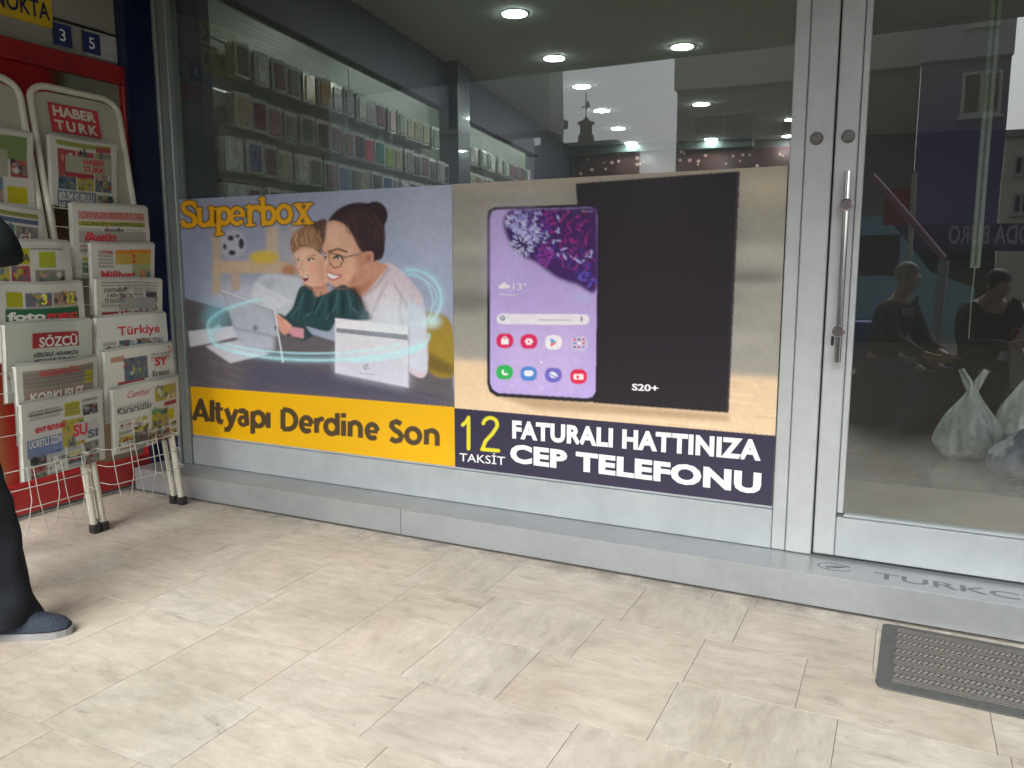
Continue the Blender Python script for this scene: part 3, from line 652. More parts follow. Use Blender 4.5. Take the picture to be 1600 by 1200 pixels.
# ================================================================== POSTERS
LK = 1.12  # ink strength
def poster(name, label, X0, X1, Z0, Z1, art, ox, oy, sc, step=.0035):
    t = thing(name, label, 'poster', ((X0+X1)/2, 0, Z0))
    M = off(((X0+X1)/2, 0, Z0))
    def place(U, V): return np.stack([X0+U*(X1-X0), U*0-.0, Z1-V*(Z1-Z0)], -1)
    def colr(U, V):
        P = place(U, V)-CAM; z = P@fw; px = 800+F*(P@rt)/z; py = 600-F*(P@up)/z
        return np.clip(art.sample((px-ox)*sc, (py-oy)*sc)*LK, 0, .85)
    sheet('print', place, int((X1-X0)/step), int((Z1-Z0)/step), colr, artmat('poster print', .38, .4, .12), t, M)
    MB().box(X0+.001, X1-.001, .0012, .0095, Z0+.001, Z1-.001).build('backing', mat('white vinyl', (.6, .6, .6), .5), t, M=M)
    return t, M
def grain(A, k):
    n_ = rng.normal(0, 1, (A.H, A.W)); n_ = Art.blur(n_, 1)*2.2+Art.blur(n_, 5)*4; A.a *= np.clip(1+k*n_, .6, 1.5)[..., None]
    for c in range(3): A.a[..., c] = .45*A.a[..., c]+.55*Art.blur(A.a[..., c].copy(), 1)
def tplace(bl, br, tl, ox=0, oy=0, sc=1, y=-.0012):
    """baseline-left, baseline-right, cap-top-left sightings -> placement on the shop front plane"""
    a, b_, c = [onp(q[0]/sc+ox, q[1]/sc+oy, 1, 0) for q in (bl, br, tl)]; h = c[2]-a[2]
    return lambda u, v: (a[0]+(b_[0]-a[0])*u, y, a[2]+(b_[2]-a[2])*u+h*v)
# ---- poster one: mother and child at a desk
K1 = 460/1200
A = Art(660, 660, .55, (150, 158, 180))
A.poly([(0, 0), (500, 0), (560, 620), (0, 560)], (142, 150, 172), 60); A.poly([(700, 0), (1200, 0), (1200, 520), (820, 560)], (156, 165, 190), 50)
A.ell(1090, 180, 130, 220, (168, 176, 200), 50); A.ell(340, 480, 160, 60, (176, 180, 196), 30)
for x0, y0, x1, y1, c in ((188, 215, 222, 470, (176, 160, 140)), (190, 332, 520, 384, (188, 164, 138)), (408, 190, 458, 390, (186, 168, 150)), (262, 372, 300, 455, (176, 158, 140)), (498, 190, 560, 400, (170, 158, 158)), (458, 215, 505, 330, (160, 160, 172))):
    A.rect(x0, y0, x1, y1, c, 6)
A.ell(272, 265, 52, 58, (172, 172, 184), 6)
for q in ((262, 240, 13, 11), (305, 262, 11, 22), (268, 300, 15, 11), (238, 275, 8, 12), (290, 232, 10, 6)): A.ell(*q, (50, 48, 62), 3)
A.ell(398, 318, 62, 28, (196, 170, 70), 8); A.ell(500, 372, 30, 24, (170, 120, 90), 8)
# desk
A.poly([(18, 468), (200, 520), (620, 640), (1000, 760), (1166, 805), (1180, 940), (0, 860)], (92, 88, 92), 2)
for i in range(60):
    x = random.uniform(0, 1100); y = 520+x*.14+random.uniform(0, 330); L = random.uniform(60, 260); v = random.choice([(76, 70, 78), (112, 104, 104), (66, 62, 80), (100, 92, 88)])
    A.stroke([(x, y), (x+L, y+L*.26)], random.uniform(2, 8), v, 4, .5)
A.poly([(330, 740), (700, 780), (1160, 900), (1160, 930), (300, 850)], (62, 62, 92), 25, .6)
# yellow chair
A.poly([(1056, 560), (1100, 545), (1150, 570), (1170, 640), (1170, 800), (1062, 772)], (150, 128, 48), 4, smooth=True); A.poly([(1060, 700), (1170, 760), (1170, 806), (1060, 775)], (110, 92, 40), 10)
# white sofa cushion
A.poly([(345, 480), (385, 398), (470, 388), (560, 410), (600, 470), (560, 560), (400, 540)], (182, 188, 198), 5, smooth=True); A.poly([(365, 470), (395, 410), (450, 402), (420, 480)], (164, 172, 184), 8)
# woman: hair, neck, sweater, face
A.poly([(780, 470), (880, 352), (930, 352), (1010, 430), (1052, 520), (1062, 790), (980, 772), (960, 620), (820, 600), (765, 520)], (200, 188, 196), 3, smooth=True)
A.poly([(860, 420), (960, 440), (1000, 560), (900, 600), (830, 540)], (214, 204, 212), 20); A.stroke([(905, 365), (860, 430), (800, 480)], 9, (170, 150, 158), 6, .8); A.stroke([(1000, 470), (1020, 600), (1030, 740)], 10, (178, 176, 192), 8, .6)
A.poly([(735, 420), (840, 330), (905, 352), (850, 425), (800, 475), (745, 455)], (196, 144, 118), 3); A.poly([(745, 440), (800, 430), (850, 400), (800, 470)], (160, 106, 86), 8, .8)
A.poly([(700, 430), (770, 440), (800, 480), (830, 560), (700, 570), (660, 470)], (52, 34, 34), 8)
A.poly([(648, 190), (690, 130), (760, 97), (840, 105), (885, 170), (890, 240), (885, 310), (858, 332), (800, 330), (760, 250), (720, 190), (668, 172)], (50, 34, 40), 2, smooth=True)
A.ell(850, 148, 52, 58, (44, 28, 34), 2); A.ell(862, 255, 28, 60, (48, 32, 38), 3)
for i in range(14): A.stroke([(690+i*9, 150-i*3), (760+i*8, 200+i*2), (800+i*6, 280)], 2, (84, 58, 58), 2, .5)
A.poly([(655, 178), (700, 172), (745, 205), (775, 265), (800, 300), (838, 296), (842, 330), (815, 362), (790, 385), (772, 425), (735, 442), (690, 440), (663, 418), (655, 400), (655, 385), (645, 375), (636, 352), (646, 325), (640, 300), (632, 285), (640, 235)], (212, 162, 136), 2, smooth=True)
A.poly([(700, 200), (760, 250), (780, 320), (760, 400), (720, 430), (730, 330)], (224, 178, 152), 16, .7); A.poly([(780, 380), (772, 425), (735, 442), (760, 400)], (178, 120, 96), 8, .8)
A.ell(685, 372, 22, 16, (226, 150, 134), 9, .7)
A.ell(822, 322, 20, 28, (205, 148, 124), 3); A.ell(824, 322, 9, 15, (160, 96, 80), 4)
A.poly([(655, 378), (700, 396), (716, 392), (690, 410), (662, 402)], (240, 236, 232), 1.5); A.stroke([(652, 376), (685, 390), (716, 390)], 4, (160, 62, 62), 2); A.stroke([(658, 400), (680, 411), (712, 396)], 6, (178, 76, 76), 2)
A.stroke([(660, 296), (700, 284), (735, 296)], 7, (60, 36, 34), 2)
A.stroke([(636, 344), (646, 350), (660, 352)], 4, (150, 88, 70), 3)
A.stroke([(680, 322), (700, 316), (716, 322)], 6, (44, 26, 28), 2)
A.stroke([(668, 300), (714, 312), (722, 330), (706, 358), (682, 362), (664, 340), (662, 310), (668, 300)], 4, (70, 56, 52), 1); A.stroke([(620, 262), (640, 300), (660, 310)], 4, (70, 56, 52), 1); A.stroke([(618, 262), (624, 320), (644, 330), (648, 300)], 4, (70, 56, 52), 1); A.stroke([(718, 318), (806, 300)], 6, (170, 140, 122), 1); A.stroke([(716, 322), (790, 306)], 3, (80, 60, 52), 1)
# boy
A.poly([(508, 262), (520, 225), (560, 192), (610, 172), (650, 165), (648, 240), (630, 300), (640, 400), (660, 430), (620, 440), (600, 320), (560, 280), (540, 290), (518, 300)], (88, 62, 54), 2, smooth=True)
A.poly([(508, 258), (520, 225), (560, 195), (600, 195), (620, 250), (600, 300), (570, 265), (540, 285), (515, 300)], (150, 112, 84), 3, smooth=True)
for i in range(12): A.stroke([(520+i*9, 225-i*2), (530+i*9, 262)], 3, (186, 146, 108) if i % 2 else (120, 84, 64), 2, .7)
A.poly([(525, 298), (560, 275), (600, 285), (640, 320), (655, 395), (652, 430), (600, 446), (575, 440), (560, 420), (545, 395), (538, 372), (526, 362), (534, 340), (526, 322)], (222, 176, 152), 2, smooth=True)
A.poly([(600, 300), (650, 340), (655, 420), (610, 430), (620, 360)], (196, 144, 120), 12, .7)
A.poly([(552, 398), (580, 392), (578, 412), (562, 418)], (120, 40, 44), 1.5); A.poly([(556, 398), (578, 394), (576, 401), (558, 403)], (235, 228, 222), 1); A.stroke([(534, 326), (548, 330)], 4, (60, 40, 40), 1); A.stroke([(578, 328), (602, 324)], 5, (70, 44, 40), 1); A.stroke([(572, 314), (606, 310)], 4, (140, 100, 78), 2); A.stroke([(527, 360), (540, 368)], 4, (190, 120, 100), 2)
A.poly([(588, 440), (652, 430), (668, 470), (620, 490), (596, 480)], (192, 142, 120), 3)
A.poly([(545, 440), (592, 440), (608, 478), (660, 462), (720, 430), (760, 460), (800, 520), (835, 570), (700, 580), (660, 620), (570, 600), (500, 590), (485, 560), (515, 520)], (36, 66, 70), 2, smooth=True)
for i in range(10): A.stroke([(560+i*24, 450+i*4), (540+i*26, 560)], 7, (24, 46, 52) if i % 2 else (58, 94, 94), 5, .6)
A.poly([(455, 545), (490, 560), (560, 590), (600, 640), (560, 660), (500, 640), (460, 600)], (36, 62, 66), 3)
for i in range(150):   # hair strands
    t_ = random.random(); x = 665+t_*190; y = 175-math.sin(t_*2.6)*70+random.uniform(-4, 30)
    if x < 705 and y > 158: continue
    A.stroke([(x, y), (x+28+20*t_, y+18+60*t_), (x+30+10*t_, y+50+80*t_)], random.uniform(1, 2.4), random.choice([(72, 48, 46), (36, 22, 28), (94, 66, 60), (58, 40, 44)]), 1, .45)
for i in range(60):
    a_ = random.uniform(0, 6.28); A.stroke([(850+40*math.cos(a_), 148+46*math.sin(a_)), (850+36*math.cos(a_+.7), 148+40*math.sin(a_+.7))], 1.6, random.choice([(80, 56, 54), (30, 18, 24)]), 1, .5)
for i in range(110):
    x = random.uniform(512, 632); y = 196+abs(x-575)*.28+random.uniform(0, 60)
    if y > 292: continue
    A.stroke([(x, y), (x+random.uniform(-12, 4), y+18), (x+random.uniform(-4, 12), y+34)], random.uniform(1.4, 3), random.choice([(196, 156, 118), (110, 76, 56), (166, 124, 90), (212, 176, 138), (90, 62, 50)]), 1, .6)
A.poly([(770, 300), (800, 300), (838, 330), (800, 375), (770, 430), (742, 440), (775, 380)], (168, 112, 90), 12, .55); A.poly([(650, 200), (690, 178), (740, 205), (700, 230), (660, 260)], (236, 196, 172), 12, .6)
A.ell(690, 255, 34, 22, (232, 190, 164), 12, .6); A.poly([(640, 300), (650, 330), (640, 352), (648, 360), (662, 345), (660, 310)], (230, 186, 162), 4, .8); A.stroke([(662, 310), (664, 340), (658, 356)], 5, (176, 122, 100), 4, .6)
A.ell(702, 322, 9, 5, (236, 230, 228), 1); A.ell(700, 322, 5, 5, (48, 32, 30), 1); A.ell(650, 318, 5, 5, (52, 34, 32), 1); A.stroke([(686, 316), (702, 310), (720, 318)], 4, (40, 24, 26), 1)
A.stroke([(640, 424), (700, 447), (740, 446)], 8, (150, 98, 80), 8, .45)
A.ell(585, 330, 8, 5, (236, 232, 230), 1); A.ell(583, 330, 5, 5, (56, 60, 66), 1); A.ell(543, 330, 6, 4, (236, 232, 230), 1); A.ell(541, 330, 4, 4, (56, 60, 66), 1)
A.stroke([(574, 325), (586, 320), (600, 324)], 3, (80, 50, 42), 1); A.stroke([(554, 330), (546, 366), (560, 374)], 5, (190, 134, 112), 4, .6); A.ell(598, 368, 18, 14, (228, 150, 134), 9, .6); A.ell(566, 308, 22, 10, (236, 200, 178), 8, .6)
A.stroke([(560, 425), (590, 448), (640, 442)], 9, (164, 112, 92), 7, .6)
for i in range(260):   # knit of the sweater
    x = random.uniform(800, 1050); y = random.uniform(400, 780)
    if y < 400+(abs(x-900))*.5 or y > 600+(x-860)*.9: continue
    A.stroke([(x, y), (x+random.uniform(-5, 5), y+random.uniform(8, 22))], 3, random.choice([(222, 212, 220), (182, 170, 182), (206, 196, 206)]), 3, .4)
for q in (((900, 420), (860, 500), (830, 560)), ((960, 470), (950, 540), (970, 640)), ((930, 430), (985, 520), (1000, 600)), ((1010, 560), (990, 640), (1000, 740))): A.stroke(q, 12, (164, 152, 168), 10, .5)
for q in (((640, 480), (610, 540), (560, 560)), ((700, 450), (690, 520), (650, 570)), ((740, 460), (750, 520), (800, 560)), ((560, 470), (540, 520), (510, 560))): A.stroke(q, 7, (76, 112, 110), 6, .6)
for q in (((620, 490), (590, 560)), ((670, 480), (668, 560)), ((720, 470), (716, 550)), ((770, 500), (790, 555))): A.stroke(q, 8, (18, 36, 42), 6, .7)
# hands, books
A.poly([(446, 548), (480, 570), (512, 600), (505, 622), (478, 632), (462, 612), (448, 580)], (216, 166, 146), 2, smooth=True)
for k in range(4): A.stroke([(452+k*5, 560+k*18), (486+k*8, 578+k*16)], 8, (206, 150, 130), 2); A.stroke([(452+k*5, 567+k*18), (486+k*8, 586+k*16)], 2, (160, 100, 90), 1)
A.poly([(500, 600), (560, 610), (560, 650), (510, 640)], (196, 140, 150), 3)
A.poly([(88, 620), (270, 598), (300, 640), (160, 672), (96, 684)], (196, 198, 206), 2); A.poly([(158, 680), (300, 655), (420, 712), (260, 750)], (188, 190, 200), 2); A.poly([(260, 600), (440, 640), (440, 700), (320, 700)], (170, 176, 190), 10)
A.poly([(360, 420), (470, 470), (520, 500), (440, 530), (350, 490)], (196, 200, 208), 4)
# tablet
A.poly([(225, 455), (238, 452), (440, 528), (478, 740), (470, 750), (455, 640), (272, 602)], (150, 156, 168), 1.5); A.poly([(232, 462), (428, 536), (450, 640), (280, 602)], (166, 172, 184), 4); A.stroke([(228, 455), (440, 532), (476, 745)], 5, (206, 210, 218), 1); A.ell(362, 606, 12, 12, (120, 124, 136), 2); A.ell(444, 606, 5, 9, (90, 92, 100), 1)
# router box
A.poly([(985, 498), (1052, 520), (1062, 790), (985, 770)], (196, 202, 214), 3); A.poly([(688, 566), (985, 598), (990, 852), (688, 790)], (206, 206, 214), 1.5); A.poly([(690, 568), (982, 600), (982, 640), (690, 606)], (222, 222, 228), 2)
A.poly([(692, 606), (984, 634), (984, 656), (692, 624)], (128, 132, 142), 1.5); A.poly([(690, 700), (990, 740), (990, 850), (690, 790)], (190, 190, 206), 20, .7); A.stroke([(688, 790), (986, 850), (990, 600)], 4, (158, 158, 176), 2)
A.stroke(arc(814, 766, 10, 10, 20, 320), 3, (90, 94, 108), 1); A.stroke([(810, 770), (822, 758)], 3, (90, 94, 108), 1); A.stroke([(785, 790), (850, 797)], 3, (150, 152, 165), 1)
# light swirls
for a_, wd, al in (((620, 640, 440, 95, 20, 200), 26, .20), ((620, 640, 445, 98, 20, 205), 10, .45), ((600, 630, 410, 80, 30, 150), 7, .55), ((640, 600, 470, 130, 170, 235), 18, .25), ((640, 600, 472, 132, 170, 240), 6, .5), ((780, 640, 290, 100, -5, 95), 12, .45), ((1010, 480, 110, 110, 250, 400), 30, .22), ((1000, 490, 120, 120, 260, 410), 8, .45), ((990, 500, 95, 115, 270, 420), 6, .4), ((960, 480, 140, 90, 280, 380), 5, .4)):
    A.stroke(arc(*a_, n=26), wd, (176, 232, 242), wd*.8, min(1, al*1.35))
A.ell(930, 560, 110, 45, (190, 225, 235), 40, .55); A.ell(200, 560, 50, 60, (130, 200, 215), 25, .5); A.ell(1080, 580, 40, 25, (200, 235, 240), 12, .7)
# gold slab lettering
GS = []
def gl(pts, wd=19): GS.append((pts, wd))
gl(arc(93, 112, 24, 16, -20, -180)+arc(93, 150, 25, 34, 150, 170, 2)[:0]+[(69, 120), (80, 136), (108, 148), (116, 164)]+arc(92, 172, 25, 18, 0, 170)); gl([(118, 94), (118, 116)], 7); gl([(66, 170), (66, 194)], 7)
gl([(134, 124), (136, 170)]+arc(155, 172, 19, 16, 170, 20)); gl([(184, 118), (186, 186)]); gl([(122, 121), (142, 120)], 9); gl([(172, 118), (190, 117)], 9); gl([(178, 190), (200, 188)], 9)
gl([(212, 122), (214, 222)]); gl(arc(235, 150, 23, 30, -140, 140)); gl([(198, 122), (220, 121)], 9); gl([(200, 225), (232, 223)], 9)
gl([(272, 150), (308, 147)], 10); gl(arc(288, 150, 25, 32, -5, -312), 17); 
gl([(338, 112), (341, 184)]); gl(arc(368, 136, 26, 22, 190, 285)); gl([(324, 114), (344, 112)], 9); gl([(326, 188), (360, 186)], 9); gl([(376, 118), (378, 126)], 15)
gl([(392, 80), (396, 182)]); gl(arc(416, 148, 24, 32, -140, 140)); gl([(378, 82), (400, 80)], 9)
gl(arc(480, 142, 27, 33, 0, 360, 20))
gl([(536, 106), (580, 176)], 21); gl([(580, 104), (536, 178)], 13); gl([(520, 104), (554, 102)], 9); gl([(564, 102), (594, 100)], 9); gl([(518, 182), (552, 181)], 9); gl([(562, 180), (596, 178)], 9)
for p_, wd in GS: A.stroke(p_, wd+9, (70, 48, 30), 1)
for p_, wd in GS: A.stroke(p_, wd, (222, 164, 30), 1)
grain(A, .045)
# yellow band
A.poly([(0, 832), (40, 840), (600, 882), (1200, 931), (1200, 1200), (0, 1200)], (212, 162, 10), 0)
SC = 21
def sg(pts, wd=SC): A.stroke([(x, 984+.106*(x-106)-y) for x, y in pts], wd, (70, 58, 40), 1.2, 1., True)
def ar(cx, cy, rx, ry, a0, a1, n=14): return [(cx+rx*math.cos(R(a0+(a1-a0)*i/n)), cy+ry*math.sin(R(a0+(a1-a0)*i/n))) for i in range(n+1)]
def bowl_n(x, w_): sg([(x, 4), (x, 64)]); sg(ar(x+w_/2, 40, w_/2, 23, 170, 0)+[(x+w_, 4)])
def bowl_e(x, w_): sg(ar(x+w_/2, 34, w_/2, 28, 10, 310, 20)); sg([(x, 33), (x+w_, 33)], 14)
sg([(112, 4), (140, 84), (168, 4)]); sg([(122, 26), (158, 26)], 15)
sg([(186, 4), (186, 92)]); sg([(210, 84), (210, 24), (216, 9), (230, 6)]); sg([(198, 60), (230, 60)], 14)
sg([(244, 64), (264, 8)]); sg([(286, 64), (262, -4), (252, -20), (238, -22)])
sg([(296, 58), (312, 63), (326, 54), (328, 4)]); sg(ar(313, 20, 15, 16, 60, 330), 17)
sg([(352, -26), (352, 64)]); sg(ar(375, 34, 23, 28, 150, -150))
sg([(415, 4), (415, 64)])
sg([(475, 6), (475, 84)]); sg([(475, 84), (492, 84)]+ar(492, 45, 36, 39, 90, -90)+[(475, 6)])
bowl_e(550, 42); sg([(612, 4), (612, 64)]); sg(ar(634, 36, 20, 26, 170, 85))
sg([(697, 4), (697, 92)]); sg(ar(673, 34, 24, 28, 30, 330))
sg([(722, 4), (722, 64)]); sg([(722, 78), (722, 96)], 21)
bowl_n(749, 42); bowl_e(818, 42)
sg([(956, 76), (938, 85), (920, 76), (918, 62), (930, 50), (950, 40), (959, 26), (952, 10), (932, 4), (914, 12)])
sg(ar(1006, 34, 27, 29, 0, 360, 22)); bowl_n(1060, 44)
p1, M1 = poster('family_poster', 'poster of a woman and boy with a tablet above a yellow slogan band', -3.868, -1.981, .314, 1.698, A, 260, 280, 1/K1)
# ---- poster two: phone and box
K2 = 550/1200
A = Art(720, 660, .6, (152, 149, 140))
for i in range(46):
    y = random.uniform(20, 690); x = random.uniform(0, 1100); A.ell(x, y, random.uniform(90, 260), random.uniform(8, 26), random.choice([(176, 172, 162), (134, 132, 126), (162, 156, 146), (120, 118, 116), (190, 186, 174), (146, 140, 130)]), 20, .5)
A.rect(0, 0, 1200, 95, (168, 158, 142), 22, .7); A.ell(60, 480, 90, 40, (92, 90, 88), 16, .6); A.ell(1050, 400, 90, 20, (90, 86, 84), 12, .6); A.rect(985, 60, 1170, 160, (186, 176, 152), 20, .6)
A.poly([(0, 676), (200, 690), (1200, 745), (1200, 960), (0, 860)], (216, 190, 156), 10)
for i in range(40):
    x = random.uniform(0, 1100); y = 700+x*.05+random.uniform(0, 190); L = random.uniform(80, 300); A.stroke([(x, y), (x+L, y+L*.09)], random.uniform(2, 6), random.choice([(230, 206, 172), (196, 168, 136), (208, 180, 146)]), 4, .6)
A.poly([(135, 790), (520, 830), (960, 870), (960, 890), (300, 850)], (140, 112, 84), 8, .6)
A.poly([(435, 80), (995, 38), (957, 862), (495, 828)], (30, 25, 34), 1); A.poly([(985, 38), (995, 38), (957, 862), (950, 860)], (58, 50, 60), 1); A.poly([(460, 120), (960, 90), (930, 500), (500, 520)], (36, 27, 34), 60, .6)
def rrect(x0, y0, x1, y1, r, sk=0):
    return [(x0+r-r*math.cos(R(t)), y0+r-r*math.sin(R(t))+0) for t in (0, 30, 60, 90)]+[(x1-r+r*math.sin(R(t)), y0+r-r*math.cos(R(t))+sk) for t in (0, 30, 60, 90)]+[(x1-r+r*math.cos(R(t)), y1-r+r*math.sin(R(t))+sk) for t in (0, 30, 60, 90)]+[(x0+r-r*math.sin(R(t)), y1-r+r*math.cos(R(t))) for t in (0, 30, 60, 90)]
A.poly([(133, 200), (137, 172), (160, 160), (490, 150), (512, 162), (519, 190), (512, 800), (498, 824), (470, 826), (165, 806), (142, 790), (134, 765)], (22, 20, 30), 1)
SCR = [(143, 200), (150, 176), (168, 170), (485, 160), (503, 168), (511, 192), (503, 790), (492, 808), (470, 812), (170, 794), (152, 782), (144, 762)]
A.poly(SCR, (178, 160, 214), 1); A.poly([(190, 540), (450, 550), (450, 760), (200, 750)], (192, 172, 216), 26, .6); A.poly([(146, 190), (300, 170), (250, 420), (146, 440)], (190, 172, 228), 30, .6)
A.poly([(300, 168), (485, 161), (502, 170), (510, 192), (508, 440), (440, 425), (370, 400), (300, 350), (240, 320), (200, 260), (190, 200), (230, 170)], (60, 26, 96), 6, smooth=True)
pal = [(150, 150, 210), (110, 90, 180), (170, 170, 222), (96, 40, 130), (60, 26, 80), (150, 40, 140), (120, 30, 120), (70, 50, 150)]
for i in range(420):
    a = random.uniform(0, 1); x = 200+a*300; lo = 176-a*10; hi = 225+a*215; y = random.uniform(lo, hi)
    if x > 500 or (a < .3 and y > 340): continue
    if a < .35: c = random.choice(pal[:3]+[pal[3], (50, 40, 90)])
    elif y < 300 and a > .6: c = random.choice([(150, 40, 130), (120, 26, 110), (84, 24, 96), (50, 16, 60)])
    elif y > 380: c = random.choice([(70, 60, 170), (96, 80, 180), (50, 40, 130)])
    else: c = random.choice(pal[2:])
    t = random.uniform(0, math.pi); A.ell(x, y, random.uniform(6, 14), random.uniform(2.5, 5), c, .8, .9, t)
for q in ((235, 215, 38), (255, 290, 42), (330, 330, 34), (290, 250, 30)):
    for k in range(26):
        t = k/26*6.28+random.uniform(-.1, .1); rr_ = q[2]*random.uniform(.35, .95); A.ell(q[0]+rr_*math.cos(t), q[1]+rr_*math.sin(t), q[2]*.26, 3.2, random.choice([(176, 180, 224), (140, 136, 204), (196, 198, 232)] if q[0] < 300 else [(150, 60, 160), (120, 50, 150)]), .8, .9, t)
A.ell(455, 468, 34, 13, (170, 176, 220), 9, .6); A.stroke([(515, 180), (516, 400), (508, 800)], 9, (22, 20, 30), 1)
A.poly([(205, 436), (180, 438), (172, 432), (182, 424), (192, 418), (200, 424), (212, 430)], (236, 234, 244), 1, smooth=True)
A.poly(rrect(166, 524, 482, 560, 17, 2), (222, 218, 228), 1)
A.stroke(arc(186, 539, 7, 7, 30, 330), 4, (70, 90, 160), 1); A.stroke([(186, 540), (194, 540)], 3, (60, 130, 90), 1)
A.stroke([(455, 536), (455, 548)], 5, (60, 60, 90), 1); A.stroke([(310, 545), (418, 546)], 4, (170, 164, 180), 2)
icons = [((194, 616), (204, 30, 84)), ((276, 619), (208, 28, 92)), ((360, 622), (226, 222, 232)), ((448, 626), (196, 186, 214)), ((193, 724), (44, 168, 84)), ((275, 729), (74, 128, 196)), ((359, 733), (104, 98, 186)), ((445, 738), (212, 28, 70))]
for (x, y), c in icons: A.poly(rrect(x-29, y-25, x+29, y+25, 21), c, 1)
Wt = (240, 236, 242)
A.rect(182, 610, 206, 628, Wt, 1); A.stroke(arc(194, 611, 7, 8, 180, 360), 3, Wt, 1)
for k in range(6): A.ell(276+9*math.cos(k*1.047), 619+8*math.sin(k*1.047), 5, 4, Wt, 1)
A.poly([(350, 606), (372, 622), (350, 638)], (60, 170, 170), 1); A.poly([(350, 624), (372, 622), (350, 638)], (220, 90, 80), 1); A.poly([(350, 606), (362, 614), (350, 624)], (80, 130, 220), 1)
for i in range(3):
    for j in range(3): A.ell(432+i*15, 612+j*13, 5, 4, [(210, 60, 80), (70, 120, 200), (90, 90, 110), (235, 235, 240), (200, 50, 90)][(i*2+j) % 5], 1)
A.stroke(arc(196, 722, 10, 9, 60, 210), 6, Wt, 1); A.poly(rrect(260, 718, 290, 736, 7), Wt, 1)
for k in range(3): A.ell(268+k*7, 727, 2, 2, (60, 90, 160), 1)
A.ell(359, 733, 15, 10, (220, 224, 245), 1, 1, .4); A.stroke([(346, 730), (370, 741)], 4, (90, 84, 170), 1)
A.poly(rrect(429, 730, 462, 749, 4), Wt, 1); A.ell(442, 740, 6, 6, (212, 28, 70), 1); A.ell(455, 736, 2, 2, (212, 28, 70), 1)
A.ell(318, 690, 4, 3, Wt, 1); A.stroke([(210, 770), (225, 771)], 4, (206, 190, 226), 1); A.stroke(arc(318, 782, 7, 6, 0, 360), 2, (206, 190, 226), 1); A.stroke([(422, 782), (416, 788), (422, 794)], 2.5, (206, 190, 226), 1)
A.stroke([(455, 174), (492, 176)], 3, (190, 180, 210), 2, .5); A.ell(325, 174, 5, 4, (20, 14, 28), 1)
grain(A, .04)
A.poly([(0, 843), (15, 845), (560, 892), (1200, 947), (1200, 1200), (0, 1200)], (46, 42, 64), 0)
A.stroke([(50, 903), (62, 893), (70, 878), (70, 984)], 12, (206, 198, 44), .8); A.stroke(arc(144, 902, 24, 23, 190, 400, 12)+[(150, 935), (128, 958), (118, 984)], 12, (206, 198, 44), .8); A.stroke([(116, 986), (172, 991)], 12, (206, 198, 44), .8)
p2, M2 = poster('phone_poster', 'poster of a purple screened phone before a black box with instalment offer', -1.979, -.448, .314, 1.700, A, 700, 250, 1/K2)
def t2(txt, bl, br, tl, mt, bold, name='lettering', **k): lettering(txt, tplace(bl, br, tl, 700, 250, 1/K2), mt, p2, name, bold, M=M2, **k)
YG = mat('lime ink', (.50, .46, .04), .5, 0, .03, 9)
t2('TAKSİT', (40, 1026), (195, 1040), (40, 999), WHITEINK, .004)
t2('FATURALI HATTINIZA', (219, 949), (1066, 1026), (219, 887), WHITEINK, .048, space=1.06)
t2('CEP TELEFONU', (212, 1030), (1066, 1140), (212, 967), WHITEINK, .050, space=1.06)
t2('S20+', (627, 785), (717, 790), (627, 762), WHITEINK, .03)
t2('13°', (222, 442), (268, 444), (222, 420), WHITEINK, -.0)
t2('Alanya', (172, 461), (230, 463), (172, 453), WHITEINK, 0)

